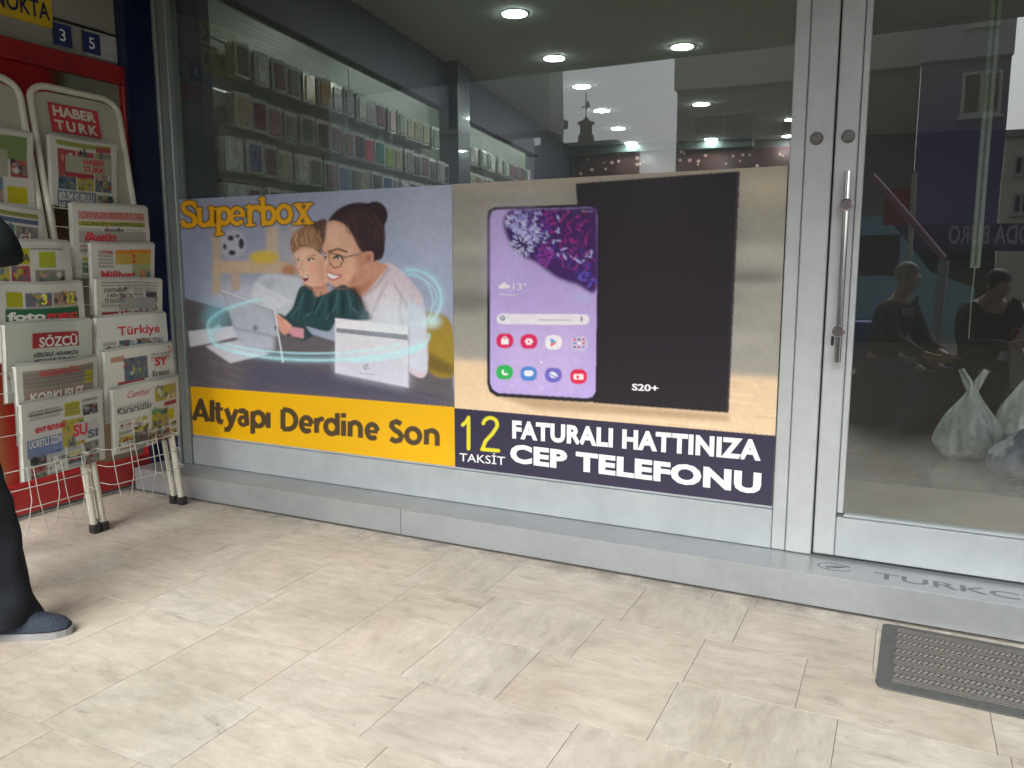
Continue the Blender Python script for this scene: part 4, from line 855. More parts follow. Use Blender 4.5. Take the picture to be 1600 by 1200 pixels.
# ================================================================== NEWSPAPER RACKS
RA, RB = -3.55, -.14   # rack front plane: X = RA + RB*z
def rx(z, d=0.): return RA+RB*z+d
def rack(y0, y1, label, txts):
    org = (RA-.15, (y0+y1)/2, 0); M = off(org)
    t = thing('newspaper_rack', label, 'newspaper rack', org, 0, 'cream newspaper racks in front of the red frame')
    zt = 2.19; rc = .10
    def loop(dx, yi):
        a, b_ = y0+yi, y1-yi; P = [(rx(0, dx), a, .03)]
        for k in range(7): an = R(90*k/6); P.append((rx(zt, dx)+0*k, a+rc-rc*math.cos(an), zt-rc*.8+rc*.8*math.sin(an)-.0))
        for k in range(7): an = R(90*k/6); P.append((rx(zt, dx), b_-rc+rc*math.sin(an), zt-rc*.8+rc*.8*math.cos(an)))
        P.append((rx(0, dx), b_, .03))
        P = [(rx(p[2], dx), p[1], p[2]) for p in P]
        return P
    MB().tube(loop(0, .016), .017, 10).build('frame_tube', CREAM, t, True, M)
    # rear prop frame stands close behind the front one
    for yy in ((y0+.045, y1-.02) if y0 > -1 else (y0+.06,)):
        MB().tube([(rx(1.75, -.02), yy, 1.75), (rx(.9, -.06), yy, .9), (rx(0, -.06), yy, .03)], .014, 8).build('rear_leg', CREAM, t, True, M)
        MB().box(rx(0, -.06)-.02, rx(0, -.06)+.02, yy-.018, yy+.018, 0, .045, b=.004).build('foot', BLACK, t, M=M)
    for yy in (y0+.016, y1-.016):
        MB().box(rx(0)-.022, rx(0)+.022, yy-.02, yy+.02, 0, .045, b=.004).build('foot', BLACK, t, M=M)
    # header panel
    pts = [(y0+.02, 1.62), (y1-.02, 1.62)]+[(y1-.02-.09+.09*math.cos(R(a)), zt-.10+.075*math.sin(R(a))) for a in (0, 30, 60, 90)]+[(y0+.02+.09-.09*math.sin(R(a)), zt-.10+.075*math.cos(R(a))) for a in (0, 30, 60, 90)]
    mb = MB(); n = len(pts); mb.add([(rx(z, -.003), y, z) for y, z in pts]+[(rx(z, -.010), y, z) for y, z in pts], [tuple(range(n)), tuple(range(n, 2*n))[::-1]]+[(i, (i+1) % n, n+(i+1) % n, n+i) for i in range(n)])
    hp = mb.build('header_panel', mat('cream panel', (.36, .35, .27), .5, 0, .08, 5), t, M=M)
    # red sign
    ya, yb = y0+.105, y0+.375; za, zb = 1.975, 2.115
    sgn = MB(); sgn.add([(rx(z, d), y, z) for d in (0, .003) for y, z in ((ya, za), (yb, za), (yb, zb), (ya, zb))], [(0, 1, 2, 3), (4, 5, 6, 7), (0, 1, 5, 4), (1, 2, 6, 5), (2, 3, 7, 6), (3, 0, 4, 7)])
    s_ = sgn.build('sign_plate', mat('sign red', (.42, .035, .04), .5, 0, .08, 9), t, M=M)
    for k, (wd, zz_) in enumerate((('HABER', 2.053), ('TURK', 1.985))):
        lettering(wd, (lambda zz_: lambda u, v: (rx(zz_+v*.05, .0042), ya+.018+u*.235, zz_+v*.05))(zz_), mat('cream ink', (.55, .53, .42), .5), s_, 'lettering', .04, space=1.0 if k == 0 else 1.35)
    # wire baskets, one per tier
    for zt_ in (1.62, 1.43, 1.24, 1.05, .86, .67, .36):
        mb = MB(); big = zt_ < .5; dep = .045 if not big else .10
        lv = ((-.02, dep), (-.11, dep*.8)) if not big else ((.055, .10), (-.03, .105), (-.12, .105))
        for dz, dd in lv:
            z = zt_+dz; mb.tube([(rx(z), y0+.03, z), (rx(z, dd*.8), y0+.035, z-.004), (rx(z, dd), y0+.06, z-.005), (rx(z, dd), y1-.06, z-.005), (rx(z, dd*.8), y1-.035, z-.004), (rx(z), y1-.03, z)], .0017 if not big else .0024, 6)
        if big:
            wv = (y1-y0-.12)/3
            for k in range(3):
                ya_ = y0+.06+wv*k; z = zt_+.055
                mb.tube([(rx(z, .10), ya_+wv*.02, z), (rx(z-.14, .10), ya_+wv*.04, z-.15), (rx(z-.27, .08), ya_+wv*.20, z-.27), (rx(z-.33, .05), ya_+wv*.40, z-.33), (rx(z-.29, .08), ya_+wv*.55, z-.28), (rx(z-.14, .10), ya_+wv*.78, z-.15), (rx(z, .10), ya_+wv*.80, z), (rx(z, .10), ya_+wv*1.0, z)], .0023, 6)
        else:
            for k in range(4): ya_ = y0+.09+(y1-y0-.18)*k/3; mb.tube([(rx(zt_-.02, dep), ya_, zt_-.02), (rx(zt_-.11, dep*.8), ya_, zt_-.11), (rx(zt_-.12, .0), ya_, zt_-.12)], .0015, 5)
        mb.build('wire_basket', WIRE, t, True, M)
    return t
rack(-.835, -.315, 'cream newspaper rack standing next to the navy pillar', 0)
rack(-1.37, -.85, 'cream newspaper rack partly cut off by the left edge behind a standing man', 0)

RI = mat('red ink', (.42, .02, .03), .6, 0, .05, 12); BI = mat('black ink', (.03, .03, .035), .6, 0, .05, 12); PI_ = mat('paper white ink', (.50, .50, .46), .7, 0, .03, 12); YI = mat('yellow ink', (.52, .48, .03), .6, 0, .05, 12); BLI = mat('blue grey ink', (.08, .11, .16), .6, 0, .05, 12)
PAL = [(120, 118, 110), (90, 96, 104), (150, 70, 66), (96, 116, 96), (160, 150, 60), (70, 74, 80), (150, 132, 110), (60, 90, 110)]
def newsart(seed, bands, base=(188, 188, 178)):
    """page 0..1 wide, 0..1.3 tall; bands: list of (kind, y0, y1, extra)"""
    r_ = random.Random(seed); A = Art(150, 196, 150, base)
    for bd in bands:
        k, a, b_ = bd[0], bd[1], bd[2]; x0, x1 = (bd[4], bd[5]) if len(bd) > 5 else (.06, .94)
        if k == 'fill': A.rect(x0, a, x1, b_, bd[3], .003)
        elif k == 'text':
            y = a+.012
            while y < b_-.008:
                x = x0+.01
                while x < x1-.02:
                    L = r_.uniform(.03, .09); A.stroke([(x, y), (min(x+L, x1-.01), y)], .009, (96, 96, 92), .004, .85); x += L+.012
                y += .020
        elif k == 'photo':
            n_ = max(1, int((x1-x0)/.22)); e = [x0+(x1-x0)*i/n_ for i in range(n_+1)]
            for i in range(n_):
                c = r_.choice(PAL); A.rect(e[i]+.008, a, e[i+1]-.008, b_, c, .002)
                for q in range(16):
                    c2 = r_.choice(PAL+[(176, 140, 118), (40, 40, 46), (190, 188, 180)])
                    A.ell(r_.uniform(e[i]+.03, e[i+1]-.03), r_.uniform(a+.02, b_-.02), r_.uniform(.008, .04), r_.uniform(.008, (b_-a)*.2+.01), c2, .005, .85)
        elif k == 'cols':
            n_ = bd[3]; e = [x0+(x1-x0)*i/n_ for i in range(n_+1)]
            for i in range(n_): newscol(A, r_, e[i]+.012, e[i+1]-.012, a, b_)
        elif k == 'rule': A.rect(x0, a, x1, b_, (60, 60, 62), 0)
    return A
def newscol(A, r_, x0, x1, a, b_):
    y = a
    while y < b_-.03:
        t = r_.random()
        if t < .34:
            h = r_.uniform(.06, .15); y2 = min(y+h, b_); A.rect(x0, y, x1, y2, r_.choice(PAL+[(60, 62, 66), (90, 84, 76)]), .002)
            for q in range(9): A.ell(r_.uniform(x0, x1), r_.uniform(y, y2), r_.uniform(.01, .035), r_.uniform(.008, .03), r_.choice([(150, 118, 100), (40, 42, 48), (150, 150, 142), (70, 60, 56), (104, 108, 112), (130, 40, 40)]), .004, .85)
            y += h+.010
        elif t < .62:   # headline: row of heavy letter strokes
            hh = r_.uniform(.020, .045); c = r_.choice([(44, 44, 48), (44, 44, 48), (128, 34, 38), (40, 60, 96)]); x = x0+.004
            if r_.random() < .3: A.rect(x0, y, x1, y+hh+.008, r_.choice([(150, 148, 40), (120, 40, 42), (60, 74, 100)]), 0); c = r_.choice([(30, 30, 34), (188, 188, 178)])
            while x < x1-.015:
                w_ = hh*r_.uniform(.4, .7)
                if r_.random() > .15:
                    A.stroke([(x, y+.005), (x, y+hh)], hh*.22, c, .004); A.stroke([(x, y+.005 if r_.random() < .5 else y+hh*.5), (x+w_*.6, y+hh*r_.choice([.1, .5, .95]))], hh*.2, c, .004)
                    if r_.random() < .5: A.stroke([(x+w_*.65, y+.005), (x+w_*.65, y+hh)], hh*.2, c, .004)
                x += w_+hh*.22
            y += hh+.014
        else:
            for q in range(r_.randint(2, 5)):
                if y < b_-.015: A.stroke([(x0, y+.006), (x1-r_.random()*.04, y+.006)], .0075, (104, 104, 100), .004, .85)
                y += .0155
            y += .006
def newspaper(y0, y1, ztop, label, art, words, h=.40, d=.045, rot=0., curl=.012, second=.0, mir=False):
    d = .012; of = d+.052; y0 -= .76*of; y1 -= .76*of; ztop += (1.3-ztop)*of/3.7
    org = (rx(ztop-h, d), (y0+y1)/2, ztop-h)
    t = thing('newspaper', label, 'newspaper', org, 0, 'folded newspapers displayed in the racks'); M = off(org)
    wd = y1-y0
    ph = random.uniform(0, 6)
    def pos(u, v, e=0.):   # u along width, v down 0..1
        z = ztop-v*h-(u-.5)*rot*wd-.008*(1-v)*np.sin(2.4*u+ph)**2; bow = curl*np.sin(np.pi*u)*(1-.3*v)+.006*np.sin(3*u+2*v+ph)+.003*np.sin(9*u-5*v+ph)*np.sin(7*v+2*ph)+.018*np.clip(u-.82, 0, 1)*5*np.clip(.35-v, 0, 1)*2*math.sin(ph)
        lean = -.052*(1-v)
        X = RA+RB*z+d-lean+bow+e; Y = y0+u*wd+(v-.5)*-.012
        return X, Y, z
    def place(U, V): X, Y, Z = pos(U, V); return np.stack([X, Y, Z], -1)
    sheet('front_page', place, 72, int(72*h/wd), lambda U, V: art.sample(U*1., V*h/wd)*PAPERK, artmat('newsprint page', .7, .25), t, M)
    # pages behind: stepped leaves folded at the near side
    mb = MB(); N = 8
    for k, (du, dv, e) in enumerate(((0, 0, -.006), (.010, -.004, -.009), (-.012, .006, -.013), (.006, -.012, -.017))):
        g0 = len(mb.v)
        for i in range(N+1):
            for j in (0, .5, 1):
                X, Y, Z = pos(i/N, j, e); mb.v.append((X, Y+du, Z-dv))
        for i in range(N):
            for j in range(2): q = g0+i*3+j; mb.f.append((q, q+1, q+4, q+3))
    # folded spine edge on the near side
    for i in range(6):
        v0, v1 = i/6, (i+1)/6; X0, Y0, Z0 = pos(0, v0); X1, Y1, Z1 = pos(0, v1)
        mb.add([(X0, Y0, Z0), (X1, Y1, Z1), (X1-.018, Y1-.008, Z1), (X0-.018, Y0-.008, Z0)], [(0, 1, 2, 3)])
    mb.build('inner_pages', PAPER, t, M=M)
    for w_ in words:
        txt, u0, u1, v0, v1, mt = w_[:6]; bd = w_[6] if len(w_) > 6 else .02; sh = w_[7] if len(w_) > 7 else 0
        hp_ = v1-v0
        lettering(txt, lambda u, v: tuple(float(q) for q in pos(u0+u*(u1-u0), (v1-v*hp_)*wd/h, .0012)), mt, t, 'headline', bd, sh, M=M)
    return t
Yl, Yr = -1.115, -.64
S = newspaper
REDC, YC, GC = (150, 40, 44), (176, 166, 30), (40, 92, 60)
# words: text, u0, u1, vtop, vbase (in page widths)
hb = newsart(1, [('fill', .04, .10, (130, 140, 60), .08, .90), ('fill', .06, .14, (150, 70, 66), .66, .9), ('photo', .15, .62, 0, .08, .92), ('fill', .22, .44, (150, 152, 128), .20, .93), ('fill', .45, .50, (150, 50, 60), .2, .6), ('photo', .52, .68, 0, .08, .92), ('fill', .70, .96, (112, 124, 132), .08, .66), ('photo', .72, .97, 0, .67, .95)])
S(-.752, -.385, 1.955, 'newspaper topmost in the rack by the navy pillar clipped under its red sign', hb, [('HABER', .46, .80, .24, .32, RI, .03), ('TURK', .46, .80, .345, .42, RI, .03), ('BİLİM KURULU', .10, .62, .73, .83, PI_, .03), ('NE DİYORSA O', .10, .64, .86, .95, PI_, .03)], h=.33, d=.02, curl=.004, rot=.0)
p_ = newsart(2, [('fill', .07, .17, (176, 140, 130)), ('fill', .19, .25, (150, 150, 50)), ('cols', .28, .5, 3), ('fill', .30, .44, (150, 146, 138)), ('cols', .5, 1.2, 4)])
S(-.690, -.253, 1.635, 'newspaper with a pink top banner second from top in the rack by the pillar', p_, [('ÇIKMAZIN BEDELİNİ ÖDE', .10, .92, .085, .15, RI, .0), ('GÜNÜN HABERLERİ', .10, .9, .2, .24, BI, 0), ('Bugün', .12, .52, .32, .42, RI, .04, .3)], h=.37, d=.055)
p_ = newsart(3, [('text', .08, .34, 0, .08, .32), ('fill', .07, .13, (200, 120, 40), .34, .94), ('fill', .13, .28, (176, 150, 70), .34, .94), ('fill', .28, .5, (150, 160, 110), .6, .94), ('photo', .36, .54, 0, .72, .94), ('cols', .56, 1.2, 4)])
S(-.632, -.250, 1.437, 'newspaper titled Milliyet with an orange banner', p_, [('Milliyet', .12, .66, .36, .48, RI, .035), ('ÖZEL', .14, .30, .09, .13, RI, .02), ('2', .60, .67, .14, .26, RI, .03), ('9', .74, .82, .36, .50, mat('orange ink', (.5, .16, .03), .6), .03)], h=.36, d=.065)
p_ = newsart(4, [('text', .03, .10), ('cols', .10, .40, 3, .3, .94), ('fill', .24, .40, (150, 148, 144), .32, .9), ('text', .30, .4, 0, .06, .3), ('fill', .43, .52, (150, 50, 54), .06, .88), ('cols', .55, 1.2, 4)], (182, 182, 170))
S(-.636, -.240, 1.250, 'mostly black and white newspaper with a low red masthead in the rack by the pillar', p_, [('DOKTORLAR', .10, .40, .12, .17, BI, .02), ('5 BİN TL', .14, .38, .19, .235, BI, .02), ('TE DÜŞTÜ', .10, .38, .255, .30, BI, .02), ('AKŞAM', .26, .78, .435, .515, PI_, .02)], h=.36, d=.075, rot=.04)
p_ = newsart(5, [('rule', .285, .29), ('cols', .30, .52, 4), ('fill', .36, .46, (90, 140, 150), .42, .66), ('photo', .30, .5, 0, .26, .42), ('cols', .54, 1.1, 4)], (196, 198, 190))
S(-.664, -.241, 1.060, 'newspaper with the red curved title Türkiye', p_, [('Türkiye', .26, .86, .13, .24, RI, .02)], h=.36, d=.085)
p_ = newsart(6, [('fill', .08, .15, (170, 130, 110), .06, .24), ('photo', .12, .40, 0, .22, .56), ('fill', .40, .45, (150, 60, 64), .14, .5), ('text', .10, .2, 0, .6, .95), ('cols', .44, 1.1, 4)], (196, 196, 186))
S(-.650, -.231, .890, 'newspaper with a red SY title and folded outer leaf', p_, [('SY', .66, .88, .16, .27, RI, .04), ('Erzani', .62, .90, .33, .40, BI, .02), ('ZA', .90, .99, .03, .12, RI, .02)], h=.37, d=.095, rot=-.03, curl=.02)
p_ = newsart(7, [('text', .22, .30, 0, .05, .5), ('cols', .42, .9, 2, .04, .46), ('photo', .08, .28, 0, .56, .95), ('fill', .30, .36, (150, 60, 60), .72, .94), ('photo', .38, .62, 0, .5, .8), ('fill', .42, .56, YC, .8, .9), ('cols', .6, 1.0, 4, .45, .95)], (190, 190, 180))
S(-.642, -.226, .700, 'lowest newspaper in the rack by the pillar titled Karar', p_, [('Cumhur', .18, .50, .07, .15, RI, .0, .4), ('Kararsızlar', .05, .52, .25, .33, BI, .01), ('dhe', .5, .66, .34, .42, mat('green ink', (.04, .2, .1), .6), .03)], h=.34, d=.115, rot=-.06, curl=.02)
# left rack
hb2 = newsart(11, [('fill', .05, .3, (110, 130, 80), .08, .94), ('fill', .20, .48, (150, 152, 128), .0, .72), ('photo', .48, .98, 0, .06, .66), ('fill', .5, .62, (90, 120, 140), .06, .66), ('photo', .3, .48, 0, .74, .95), ('fill', .58, .76, YC, .70, .92), ('text', .78, .98, 0, .68, .94)])
S(-1.27, -.838, 1.945, 'newspaper topmost in the left rack clipped under its red sign', hb2, [('HABER', .2, .56, .24, .32, RI, .03), ('TURK', .2, .56, .345, .42, RI, .03)], h=.35, d=.02, curl=.004)
p_ = newsart(12, [('fill', .05, .10, (120, 124, 60)), ('fill', .12, .18, (80, 90, 120)), ('photo', .2, .5, 0), ('cols', .5, 1.1, 3)])
S(-1.25, -.855, 1.600, 'newspaper in the left rack partly hidden behind a dark sleeve', p_, [('BİLGİ', .5, .85, .3, .38, PI_, .02)], h=.36, d=.05, rot=.1)
p_ = newsart(13, [('fill', .07, .26, (160, 156, 30), .08, .5), ('photo', .27, .5, 0, .06, .5), ('fill', .12, .3, (150, 160, 40), .6, .8), ('photo', .32, .5, 0, .54, .92), ('text', .05, .12, 0, .5, .92), ('cols', .5, 1.1, 3)])
S(-1.16, -.742, 1.434, 'newspaper in the left rack with yellow boxes above photographs', p_, [('BELLA', .20, .5, .14, .22, BI, .02)], h=.36, d=.06)
p_ = newsart(14, [('fill', .09, .27, (150, 150, 24), .08, .26), ('photo', .10, .27, 0, .28, .92), ('fill', .28, .46, GC, .06, .92), ('photo', .48, .9, 0)])
S(-1.118, -.710, 1.237, 'newspaper with a green masthead titled fotomaç', p_, [('foto', .08, .50, .32, .42, PI_, .045), ('maç', .52, .90, .32, .42, RI, .045), ('3', .46, .53, .12, .24, YI, .03), ('12', .78, .88, .12, .24, YI, .03)], h=.36, d=.07)
p_ = newsart(15, [('fill', .12, .29, (150, 44, 50), .28, .84), ('text', .46, .50, 0, .3, .8), ('fill', .56, .60, (150, 152, 146), .0, .95)], (178, 184, 172))
S(-1.126, -.700, 1.052, 'greenish white newspaper titled SÖZCÜ with two headline lines', p_, [('SÖZCÜ', .36, .82, .17, .28, PI_, .03), ('VİRÜSLE ARAMIZA', .29, .82, .34, .385, BI, .025, .3), ('MET OLDUK ZORUNDA', .29, .80, .41, .45, BI, .02, .3)], h=.36, d=.08)
p_ = newsart(16, [('fill', .06, .46, (138, 130, 118)), ('text', .08, .26), ('fill', .15, .3, YC, .82, .93), ('text', .16, .29, 0, .82, .93), ('fill', .30, .46, (146, 120, 108), .08, .8), ('rule', .47, .475), ('cols', .5, 1., 4)])
S(-1.108, -.700, .860, 'newspaper with the pale title KORKUSUZ', p_, [('KORKUSUZ', .13, .80, .32, .44, PI_, .035), ('KILIÇDAROĞLU', .25, .74, .07, .14, RI, .02)], h=.36, d=.09, rot=-.03)
p_ = newsart(17, [('text', .10, .2, 0, .08, .45), ('rule', .20, .205, 0, .06, .5), ('fill', .42, .64, (110, 126, 160), .05, .46), ('fill', .08, .24, (170, 166, 40), .5, .7), ('text', .1, .24, 0, .5, .7), ('cols', .06, .3, 1, .72, .95), ('photo', .28, .6, 0, .46, .75), ('fill', .34, .56, (180, 176, 168), .62, .94), ('cols', .6, .9, 4)], (190, 192, 184))
S(-1.116, -.705, .690, 'lowest newspaper in the left rack titled evrensel', p_, [('evrensel', .14, .50, .27, .36, RI, .03), ('Virüsten korunmak', .06, .48, .12, .16, BI, .0), ('ÜCRETLİ İZİN', .07, .45, .44, .52, PI_, .02), ('SU', .6, .78, .36, .50, RI, .04), ('SI', .78, .92, .46, .56, BLI, .04)], h=.36, d=.11, rot=-.05)

# ================================================================== DOOR MAT
mo = (.45, -.54, 0)
mt_ = thing('door_mat', 'dark grey rubber backed door mat with ribbed and dotted stripes', 'door mat', mo)
GM = mat('charcoal rubber', (.075, .08, .077), .75, 0, .12, 40, .3); GM2 = mat('charcoal pile', (.105, .10, .09), .9, 0, .2, 120, .5); GM3 = mat('dotted pile', (.19, .18, .16), .9, 0, .2, 90, .4)
base_ = MB(); pts = [(-.455, -.215), (-.445, -.245), (-.43, -.25), (.43, -.25), (.445, -.245), (.455, -.215), (.455, .235), (.44, .25), (-.44, .25), (-.455, .235)]
base_.prism(pts, 2, .001, .007); base_.build('rubber_base', GM, mt_)
yy = -.205; k = 0
while yy < .215:
    if k % 4 in (1, 3):
        mb = MB(); x = -.405
        while x < .40:
            for q in (0, .012): mb.box(x+q*.5, x+q*.5+.009, yy+.004+q, yy+.013+q, .006, .0105, b=.002)
            x += .0165
        mb.build('dotted_stripe', GM3, mt_, kind='stuff'); yy += .034
    else:
        for q in range(3 if k % 4 == 0 else 2): MB().box(-.41, .41, yy+.001, yy+.010, .006, .0105, b=.002).build('rib', GM2, mt_); yy += .0125
    k += 1
mt_.rotation_euler = (0, 0, R(-1.2))

# ================================================================== PEOPLE
def skin(name, parent, J, E, mt, root, lvl=2):
    names = list(J); me = bpy.data.meshes.new(name)
    me.from_pydata([J[k][0] for k in names], [(names.index(a), names.index(b_)) for a, b_ in E], []); me.materials.append(mt)
    o = bpy.data.objects.new(name, me); COL.objects.link(o); o.parent = parent
    md = o.modifiers.new('skin', 'SKIN'); md.use_smooth_shade = True
    if not me.skin_vertices: return o
    for i, k in enumerate(names):
        r_ = J[k][1]; me.skin_vertices[0].data[i].radius = r_ if hasattr(r_, '__len__') else (r_, r_)
        me.skin_vertices[0].data[i].use_root = (k == root)
    s_ = o.modifiers.new('sub', 'SUBSURF'); s_.levels = lvl; s_.render_levels = lvl
    return o
SKINM = mat('skin', (.42, .25, .18), .5, 0, .08, 20)
def person(loc, rz, label, pose, jacket, trousers, shoecol, hair=(.02, .015, .012), extra=None):
    """x forward, y left, z up"""
    t = thing('person', label, 'person', loc, rz)
    J = dict(pel=((0, 0, .96), (.15, .11)), wai=((0, 0, 1.12), (.14, .10)), che=((.01, 0, 1.32), (.17, .12)), shn=((0, 0, 1.47), (.09, .08)), nek=((.01, 0, 1.54), .055), hdb=((.03, 0, 1.62), (.07, .08)), hdm=((.03, 0, 1.70), (.082, .098)), crn=((.015, 0, 1.77), (.06, .07)), nos=((.125, 0, 1.66), .014))
    for s_, n_ in ((1, 'L'), (-1, 'R')):
        J['hip'+n_] = ((0, .09*s_, .90), .095); J['kne'+n_] = ((.02, .10*s_, .50), .062); J['ank'+n_] = ((0, .10*s_, .10), .042); J['toe'+n_] = ((.12, .11*s_, .04), .035)
        J['sho'+n_] = ((0, .19*s_, 1.43), .062); J['elb'+n_] = ((-.02, .25*s_, 1.14), .046); J['wri'+n_] = ((.08, .24*s_, .90), .030); J['pal'+n_] = ((.11, .235*s_, .83), (.036, .018))
    for k, v in pose.items(): J[k] = (v, J[k][1])
    E = [('pel', 'wai'), ('wai', 'che'), ('che', 'shn'), ('shn', 'nek'), ('nek', 'hdb'), ('hdb', 'hdm'), ('hdm', 'crn'), ('hdm', 'nos')]
    for n_ in 'LR':
        E += [('pel', 'hip'+n_), ('hip'+n_, 'kne'+n_), ('kne'+n_, 'ank'+n_), ('ank'+n_, 'toe'+n_), ('shn', 'sho'+n_), ('sho'+n_, 'elb'+n_), ('elb'+n_, 'wri'+n_), ('wri'+n_, 'pal'+n_)]
        w0 = Vector(J['wri'+n_][0]); p0 = Vector(J['pal'+n_][0]); d = (p0-w0).normalized(); sd_ = d.cross(Vector((0, 1, 0))); sd_ = sd_.normalized() if sd_.length > .1 else Vector((1, 0, 0)); pn = d.cross(sd_)
        for k, (o_, L) in enumerate(((-.028, .062), (-.010, .074), (.009, .070), (.027, .054))):
            a = p0+sd_*o_+d*.012; J[f'f{k}{n_}'] = (a+d*.02, .009); J[f'g{k}{n_}'] = (a+d*(.02+L*.5)+pn*.008, .008); J[f'h{k}{n_}'] = (a+d*(.012+L*.85)+pn*.026, .0065)
            E += [('pal'+n_, f'f{k}{n_}'), (f'f{k}{n_}', f'g{k}{n_}'), (f'g{k}{n_}', f'h{k}{n_}')]
        J['t0'+n_] = (w0*.5+p0*.5+sd_*-.035, .011); J['t1'+n_] = (p0+sd_*-.052+pn*.012, .009); J['t2'+n_] = (p0+sd_*-.05+pn*.02+d*.03, .008)
        E += [('pal'+n_, 't0'+n_), ('t0'+n_, 't1'+n_), ('t1'+n_, 't2'+n_)]
    skin('body', t, J, E, SKINM, 'pel', 2)
    f = 1.2
    def sub(keys, mul, over=None):
        D = {}
        for k in keys:
            r_ = J[k][1]; r_ = r_ if hasattr(r_, '__len__') else (r_, r_); mm = (over or {}).get(k, mul); D[k] = (J[k][0], (r_[0]*mm, r_[1]*mm))
        return D, [(a, b_) for a, b_ in E if a in D and b_ in D]
    D, E2 = sub(['pel', 'wai', 'che', 'shn', 'shoL', 'elbL', 'wriL', 'shoR', 'elbR', 'wriR'], 1.25, {'shn': 1.15, 'wriL': 1.45, 'wriR': 1.45, 'elbL': 1.7, 'elbR': 1.95, 'pel': 1.18})
    skin('jacket', t, D, E2, jacket, 'pel')
    D, E2 = sub(['pel', 'hipL', 'kneL', 'hipR', 'kneR'], 1.2, {'ankL': 2.0, 'ankR': 2.2, 'pel': 1.05, 'kneL': 1.2, 'kneR': 1.2})
    for q in ('ankL', 'ankR'):
        if q in D: D[q] = (tuple(Vector(D[q][0])+Vector((-.01, 0, -.055))), D[q][1])
    skin('trousers', t, D, E2, trousers, 'pel')
    for n_ in 'LR':
        kn = Vector(J['kne'+n_][0]); an = Vector(J['ank'+n_][0])+Vector((-.012, 0, -.05)); mb = MB(); NU = 28; NV = 40; hp_ = Vector(J['hip'+n_][0])+Vector((0, 0, .03)); ph_ = random.uniform(0, 6)
        for j in range(NV+1):
            kk = j/NV; k = max(0, (kk-.5)*2)
            if kk < .5: c_ = hp_.lerp(kn, kk*2); r0 = .104-.022*kk*2
            else: c_ = kn.lerp(an, k); r0 = .082+.022*k**2
            for i in range(NU):
                a_ = 2*math.pi*i/NU; w_ = .006*math.sin(18*kk+2*math.sin(a_+ph_)+ph_)+.005*math.exp(-((kk-.5)/.06)**2)*math.sin(40*kk+2*a_)+(.008*k*k)*math.sin(16*k+3*a_+ph_)+.004*math.sin(5*a_+7*k)
                mb.v.append((c_.x+(r0*1.1+w_)*math.cos(a_)+(.012*k*math.cos(a_)), c_.y+(r0*.88+w_)*math.sin(a_), c_.z+(.012*math.cos(a_+.4) if j == NV else 0)))
        for j in range(NV):
            for i in range(NU): mb.f.append((j*NU+i, j*NU+(i+1) % NU, (j+1)*NU+(i+1) % NU, (j+1)*NU+i))
        mb.build('trouser_leg', trousers, t, True)
    hx, hy, hz = J['hdm'][0]
    MB().blob((hx-.018, hy, hz+.022), (.098, .088, .092), 20, 12, lambda d: 1+.02*math.sin(9*d.x+7*d.y)).build('hair', mat('hair %.2f' % hair[0], hair, .6, 0, .3, 40), t, True)
    for s_ in (1, -1):
        MB().blob((hx+.083, hy+.03*s_, hz-.012), (.011, .011, .009), 10, 8).build('eye', mat('eye', (.5, .5, .5), .3), t, True)
        MB().blob((hx+.0, hy+.086*s_, hz-.025), (.02, .010, .032), 10, 8).build('ear', SKINM, t, True)
    MB().blob((hx+.082, hy, hz-.075), (.010, .025, .006), 10, 6).build('mouth', mat('lips', (.30, .10, .09), .5), t, True)
    for n_ in 'LR':
        a = Vector(J['ank'+n_][0]); b_ = Vector(J['toe'+n_][0]); dd = (b_-a); ang = math.atan2(dd.y, dd.x)
        sh = MB(); prof = [(-.09, .030, .085), (-.06, .040, .115), (0, .044, .120), (.04, .046, .112), (.08, .049, .092), (.12, .051, .074), (.16, .049, .064), (.19, .041, .055), (.212, .022, .036)]
        rings = []
        for x, hw, hh in prof:
            for k in range(12):
                th = 2*math.pi*k/12; yv = hw*math.cos(th); zv = .030+max(0, math.sin(th))*(hh-.022)+min(0, math.sin(th))*.012; sh.v.append((x, yv, zv))
        n8 = len(prof)
        for i in range(n8-1):
            for k in range(12): sh.f.append((i*12+k, i*12+(k+1) % 12, (i+1)*12+(k+1) % 12, (i+1)*12+k))
        sh.f += [tuple(range(12)), tuple((n8-1)*12+k for k in range(12))[::-1]]
        Mx = Matrix.Translation((a.x, a.y, a.z-.10))@Matrix.Rotation(ang, 4, 'Z')
        s_ = sh.build('shoe', shoecol, t, True, Mx)
        so_ = MB(); out = [(-.095, .028), (-.08, .037), (-.04, .040), (0, .039), (.05, .044), (.10, .050), (.15, .053), (.185, .046), (.21, .030), (.222, .012)]
        pts = [(x, y) for x, y in out]+[(x, -y) for x, y in out[::-1]]
        so_.prism(pts, 2, 0.0, .024); so_.build('sole', mat('white sole', (.22, .22, .22), .6, 0, .12, 30), s_)
        ls = MB()
        for q in range(4): x = .04+q*.022; ls.tube([(x, -.026, .104-q*.011), (x+.004, 0, .119-q*.0125), (x, .026, .104-q*.011)], .0035, 5)
        ls.build('lace', mat('lace', (.03, .035, .05), .7), s_)
    return t
DJ = mat('dark jacket cloth', (.007, .010, .011), .95, 0, .25, 25, .5, spec=.15); DT = mat('dark trousers cloth', (.010, .012, .015), .95, 0, .2, 20, .6, spec=.2); SHN = mat('navy knit shoe', (.014, .021, .038), .8, 0, .3, 120, .5)
